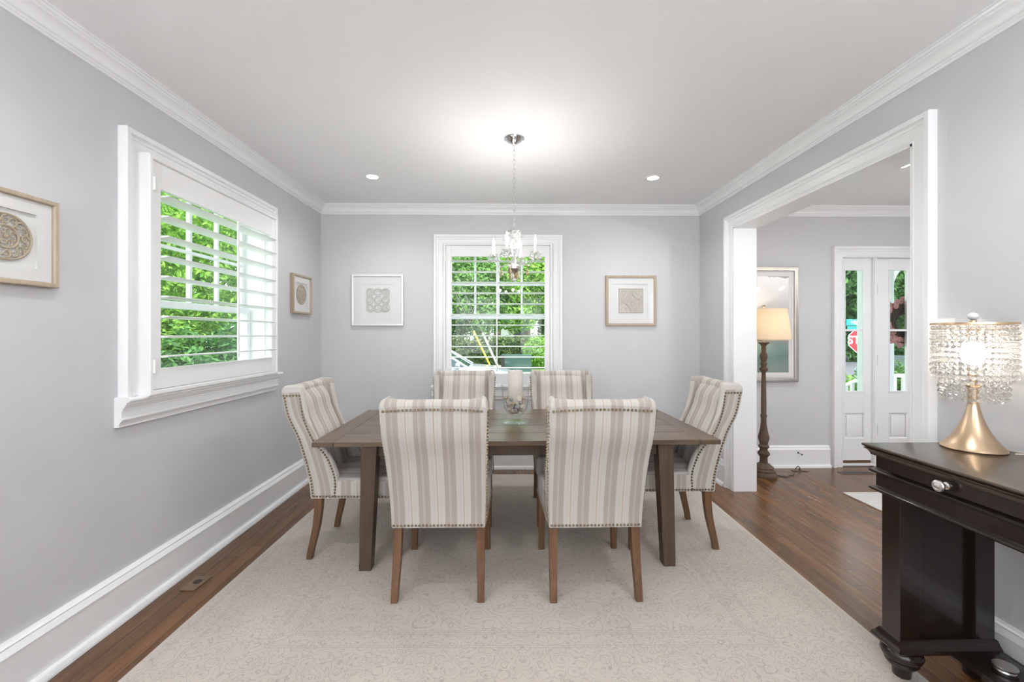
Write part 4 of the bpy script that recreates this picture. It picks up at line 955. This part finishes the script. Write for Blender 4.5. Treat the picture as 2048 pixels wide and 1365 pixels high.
M_clap = paint('white clapboard', (.70, .70, .72), .7, .04, 3); M_roof = paint('grey roof shingle', (.10, .10, .11), .9, .2, 6)
MB().box(-5, 5, -3, 3, 0, 5.2).build('wall', M_clap, hs, smooth=False); MB().loft([[(x, -3.4, 5.1), (x, 3.4, 5.1), (x, 0, 7.4)] for x in (-5.3, 5.3)]).build('roof', M_roof, hs, smooth=False)
for x in (-3.6, -1.5, .6, 2.7):
    for z in (1.0, 3.4):
        f = MB().box(x-.06, x+1.06, -3.05, -3.0, z-.06, z+1.46).build('window', M_plate, hs, smooth=False); MB().box(x, x+1, -3.06, -3.04, z, z+1.4).build('pane', mat('house pane', (.05, .06, .07), .1), f, smooth=False)
for (lb, p0, p1, mt_) in (('yellow guarded guy wire slanting behind the silver car outside the back window', (-.34, 13.6, .06), (-1.02, 13.6, 1.48), mat('yellow guard', (.75, .50, .08), .5)), ('white guarded guy wire slanting beside the yellow one outside the back window', (-.10, 13.4, .06), (-.72, 13.4, 1.42), M_plate)):
    gw = thing('guy_wire', lb, 'guy wire', p0); d = Vector(p1)-Vector(p0)
    MB().tube([(0, 0, 0), d], .032, 10).build('guard', mt_, gw); MB().tube([d, d*4.5], .008, 6).build('wire', M_hinge, gw)
ub = thing('stand_in_box', 'dark green glossy stand-in box for a car window, right of the guy wires', 'stand-in box', (.33, 13.9, .06))  # plain glossy box standing in for a second car's rear window
M_gbox = mat('dark green enamel', (.03, .07, .06), .12); MB().box(-.46, .50, -.3, .3, .10, .66).build('box_body', M_gbox, ub, smooth=False, bevel=.02)
MB().box(-.50, .54, -.34, .34, 0, .11).build('pad', M_conc, ub, smooth=False); MB().box(-.47, -.36, -.32, -.29, .10, .64).build('hinge', M_dark, ub, smooth=False)

def car(label, loc, rz, body, suv=False):
    r = thing('parked_car', label, 'car', loc, rz); bm_ = mat('car paint', body, .25, .3, coat=.6); gl = mat('car glass', (.03, .05, .06), .05)
    Wd = .88; H0, H1 = (.95, 1.75) if suv else (.92, 1.42)
    # local: +x is the nose
    P = [(-2.2, .35), (-2.25, .62), (-2.2, H0-.02), (-1.6, H0+.04), (.85, H0+.02), (1.5, H0-.04), (2.1, H0-.18), (2.25, .60), (2.22, .30), (1.75, .24), (-1.75, .24)]
    m = MB(); rings = []
    for y, k in ((-Wd, .90), (-Wd+.05, 1), (Wd-.05, 1), (Wd, .90)): rings.append([(x*(.985 if k < 1 else 1), y, .30+(z-.30)*(.96 if k < 1 else 1)) for x, z in P])
    m.loft(rings).build('body', bm_, r, bevel=.02)
    b0 = (-2.05, H0+.01) if suv else (-1.75, H0+.02); b1 = (-1.85, H1) if suv else (-1.0, H1)
    C = [b0, b1, (.05, H1), (.20, H1-.02), (.98, H0)]
    rings = [[(x, y*(1 if z < H0+.1 else .80), z) for x, z in C] for y in (-Wd+.08, Wd-.08)]
    MB().loft(rings).build('cabin_glass', gl, r, smooth=False)
    R1 = [(b1[0]-.02, H1-.02), (b1[0], H1+.02), (.05, H1+.025), (.24, H1-.01)]
    MB().loft([[(x, y, z) for x, z in R1] for y in (-Wd*.74, Wd*.74)]).build('roof', bm_, r)
    for y in (-1, 1):
        p = MB(); e_ = lambda x, z: (x, y*(Wd-.075)*(1 if z < H0+.1 else .80), z)
        for q0, q1 in (((.98, H0+.01), (.20, H1-.02)), ((-.35, H0), (-.35, H1)), (b0, b1)): p.tube([e_(*q0), e_(*q1)], .035, 6)
        p.build('pillar', bm_, r)
    for x in (-1.4, 1.4):
        for y in (-1, 1):
            t = MB().lathe([(.20, -.1), (.33, -.1), (.35, -.06), (.35, .06), (.33, .1), (.20, .1), (.20, -.1)], (x, y*(Wd-.08), .35), 24, RM('X', PI/2), cap=False).build('wheel', M_dark, r)
            MB().lathe([(0, -.09), (.20, -.08), (.20, .08), (0, .09)], (x, y*(Wd-.08), .35), 16, RM('X', PI/2)).build('hub_cap', M_nickel, t)
    for y in (-1, 1):
        MB().ball((.75, y*(Wd+.08), H0+.08), .09, 10, (.7, 1.2, .8)).build('wing_mirror', bm_, r); MB().ball((2.12, y*(Wd-.25), H0-.30), .12, 10, (.6, 1.3, .8)).build('headlight', M_hinge, r)
    return r
car('silver car with its bonnet and windscreen showing low in the back window', (-1.92, 11.35, -.38), 0, (.42, .44, .48))
car('black car parked across the street beyond the stop sign', (25.2, 34.6, -1.1), 0, (.012, .013, .018), True)
car('pale blue car parked beyond the porch rail, seen through the front door', (18.9, 20.3, -1.1), R(30), (.30, .42, .46))

# porch
M_porch = paint('porch paint', (.52, .56, .545), .5, .03, 3); M_pceil = paint('porch ceiling paint', (.50, .58, .55), .6, .03, 3)
st('porch_floor', MB().box(2.6, 9, YB+.2, 6.55, GZ, -.04), paint('porch floor paint', (.30, .31, .32), .6), smooth=False)
st('porch_ceiling', MB().box(2.6, 9, YB+.2, 6.6, 2.72, 2.85), M_pceil, smooth=False)
def column(x, label, y, h):
    r = thing('porch_column', label, 'column', (x, y, -.04))
    MB().box(-h, h, -h, h, .12, 2.60).build('shaft', M_porch, r, smooth=False, bevel=.01); MB().box(-h-.02, h+.02, -h-.02, h+.02, 0, .13).build('base', M_porch, r, smooth=False, bevel=.01)
    MB().box(-h-.02, h+.02, -h-.02, h+.02, 2.58, 2.76).build('capital', M_porch, r, smooth=False, bevel=.01)
    for s in (-1, 1):
        P = [(s*h, 2.62), (s*h, 2.10)]+[(s*(h+.45*(1-math.cos(t*PI/12))), 2.10+.42*math.sin(t*PI/12)) for t in range(7)]+[(s*(h+.45), 2.62)]
        MB().loft([[(a, y, b) for a, b in P] for y in (-h+.02, -h+.06)]).build('bracket', M_plate, r, smooth=False)
column(5.62, 'square porch column seen between the sidelight and the front door glass', 6.40, .155); column(7.9, 'porch column far along the porch beyond the level railing', 6.40, .155)
def rail(label, p0, p1, nb):
    r = thing('porch_railing', label, 'railing'); p0, p1 = Vector(p0), Vector(p1); d = p1-p0
    for h, nm in ((0, 'top_rail'), (-.62, 'bottom_rail')):
        a, b = p0+Vector((0, 0, h)), p1+Vector((0, 0, h)); MB().loft([[p+Vector(q) for q in ((-.03, -.03, -.025), (.03, -.03, -.025), (.03, .03, -.025), (.03, .03, .025), (-.03, -.03, .025))] for p in (a, b)]).build(nm, M_plate, r, smooth=False)
    for i in range(nb):
        p = p0+d*(i+.5)/nb; MB().box(p.x-.02, p.x+.02, p.y-.02, p.y+.02, p.z-.70, p.z-.01).build('baluster', M_plate, r, smooth=False)
rail('white level porch railing seen through the lower front door glass', (5.78, 6.33, .76), (7.74, 6.33, .76), 14)
rail('white sloping stair railing beside the porch column in the sidelight', (5.50, 6.62, .66), (5.75, 8.3, -.05), 11)
tree('porch_shrub', 'green shrub behind the level porch railing', 'shrub', (7.3, 7.75, GZ), [(0, 0, .95, .75, .6, .62), (.5, .2, .8, .5, .5, .5)], 5000, .06, 31, LF3, .04, .5)
tree('porch_shrub', 'yellow-green shrub behind the sloping stair railing', 'shrub', (6.75, 8.6, GZ), [(0, 0, .75, .50, .5, .50)], 3000, .05, 32, LF1, .04, .4)
tree('street_tree', 'dense green street tree filling the upper sidelight glass', 'tree', (14.6, 18.6, -1.1), [(0, 0, 4.2, 2.6, 2.4, 2.3), (-1.2, -.5, 5.4, 2.0, 2.0, 1.6)], 14000, .15, 33, LF2, .16, 3)
tree('street_tree', 'lighter green tree above the wreath in the front door glass', 'tree', (17.5, 17.9, -1.1), [(0, 0, 4.6, 2.2, 2.2, 1.9), (1.5, 0, 5.4, 2.2, 2.2, 1.8)], 12000, .15, 34, LF3, .16, 3.4)
tree('street_tree', 'far green tree beyond the black parked car', 'tree', (31, 40, -1.1), [(0, 0, 5.5, 6, 3, 4.5)], 10000, .35, 35, LF3, .3, 4)
# stop sign and street name sign
def text(s, size, loc, parent, m, name='lettering', rot=(PI/2, 0, 0), ext=.002):
    c = bpy.data.curves.new(name, 'FONT'); c.body = s; c.size = size; c.extrude = ext; c.align_x = 'CENTER'; c.align_y = 'CENTER'; c.offset = size*.018
    o = bpy.data.objects.new(name, c); COL.objects.link(o); me = bpy.data.meshes.new_from_object(o.evaluated_get(bpy.context.evaluated_depsgraph_get())); bpy.data.objects.remove(o)
    o = bpy.data.objects.new(name, me); COL.objects.link(o); me.materials.clear(); me.materials.append(m); o.parent = parent; o.location = loc; o.rotation_euler = rot; return o
ss = thing('stop_sign', 'red octagonal stop sign on its post, half hidden by the porch column', 'sign', (10.83, 12.8, -1.1), -R(8))
M_red = mat('sign red', (.60, .01, .02), .4); M_wht = mat('sign white', (.82, .82, .82), .4); M_teal = mat('sign teal', (.0, .26, .27), .4)
def octo(r, y0, y1): return MB().loft([[(r*math.cos(PI/8+k*PI/4), y, 2.29+r*math.sin(PI/8+k*PI/4)) for k in range(8)] for y in (y0, y1)])
octo(.405, -.004, .004).build('sign_border', M_wht, ss, smooth=False); octo(.385, -.008, .0).build('sign_face', M_red, ss, smooth=False)
text('STOP', .34, (0, -.010, 2.29), ss, M_wht); MB().tube([(0, .03, 0), (0, .03, 3.05)], .03, 8).build('post', M_hinge, ss)
sg = thing('street_name_sign', 'teal street name sign above the stop sign', 'sign', (10.61, 12.797, 1.735), 0)
MB().box(-.26, .62, -.004, .004, -.095, .095).build('blade', M_teal, sg, smooth=False, bevel=.003); text('Hig', .165, (-.01, -.007, 0), sg, M_wht)
sg = thing('street_name_sign', 'second teal street sign just below the first above the stop sign', 'sign', (10.64, 12.797, 1.55), 0)
MB().box(-.26, .6, -.004, .004, -.065, .065).build('blade', M_teal, sg, smooth=False, bevel=.003)
tree('street_tree', 'tall tree far across the street behind the blue car', 'tree', (36, 37, -1.1), [(0, 0, 5.0, 6, 3, 4.8)], 10000, .35, 36, LF2, .3, 4)
tree('street_shrub', 'wide dark shrub bank behind the black parked car', 'shrub', (29, 40, -1.1), [(-1, 0, 1.6, 3.5, 1.5, 2.0), (3, -2, 1.5, 3, 1.5, 1.8)], 9000, .25, 37, LF2, .1, 1)
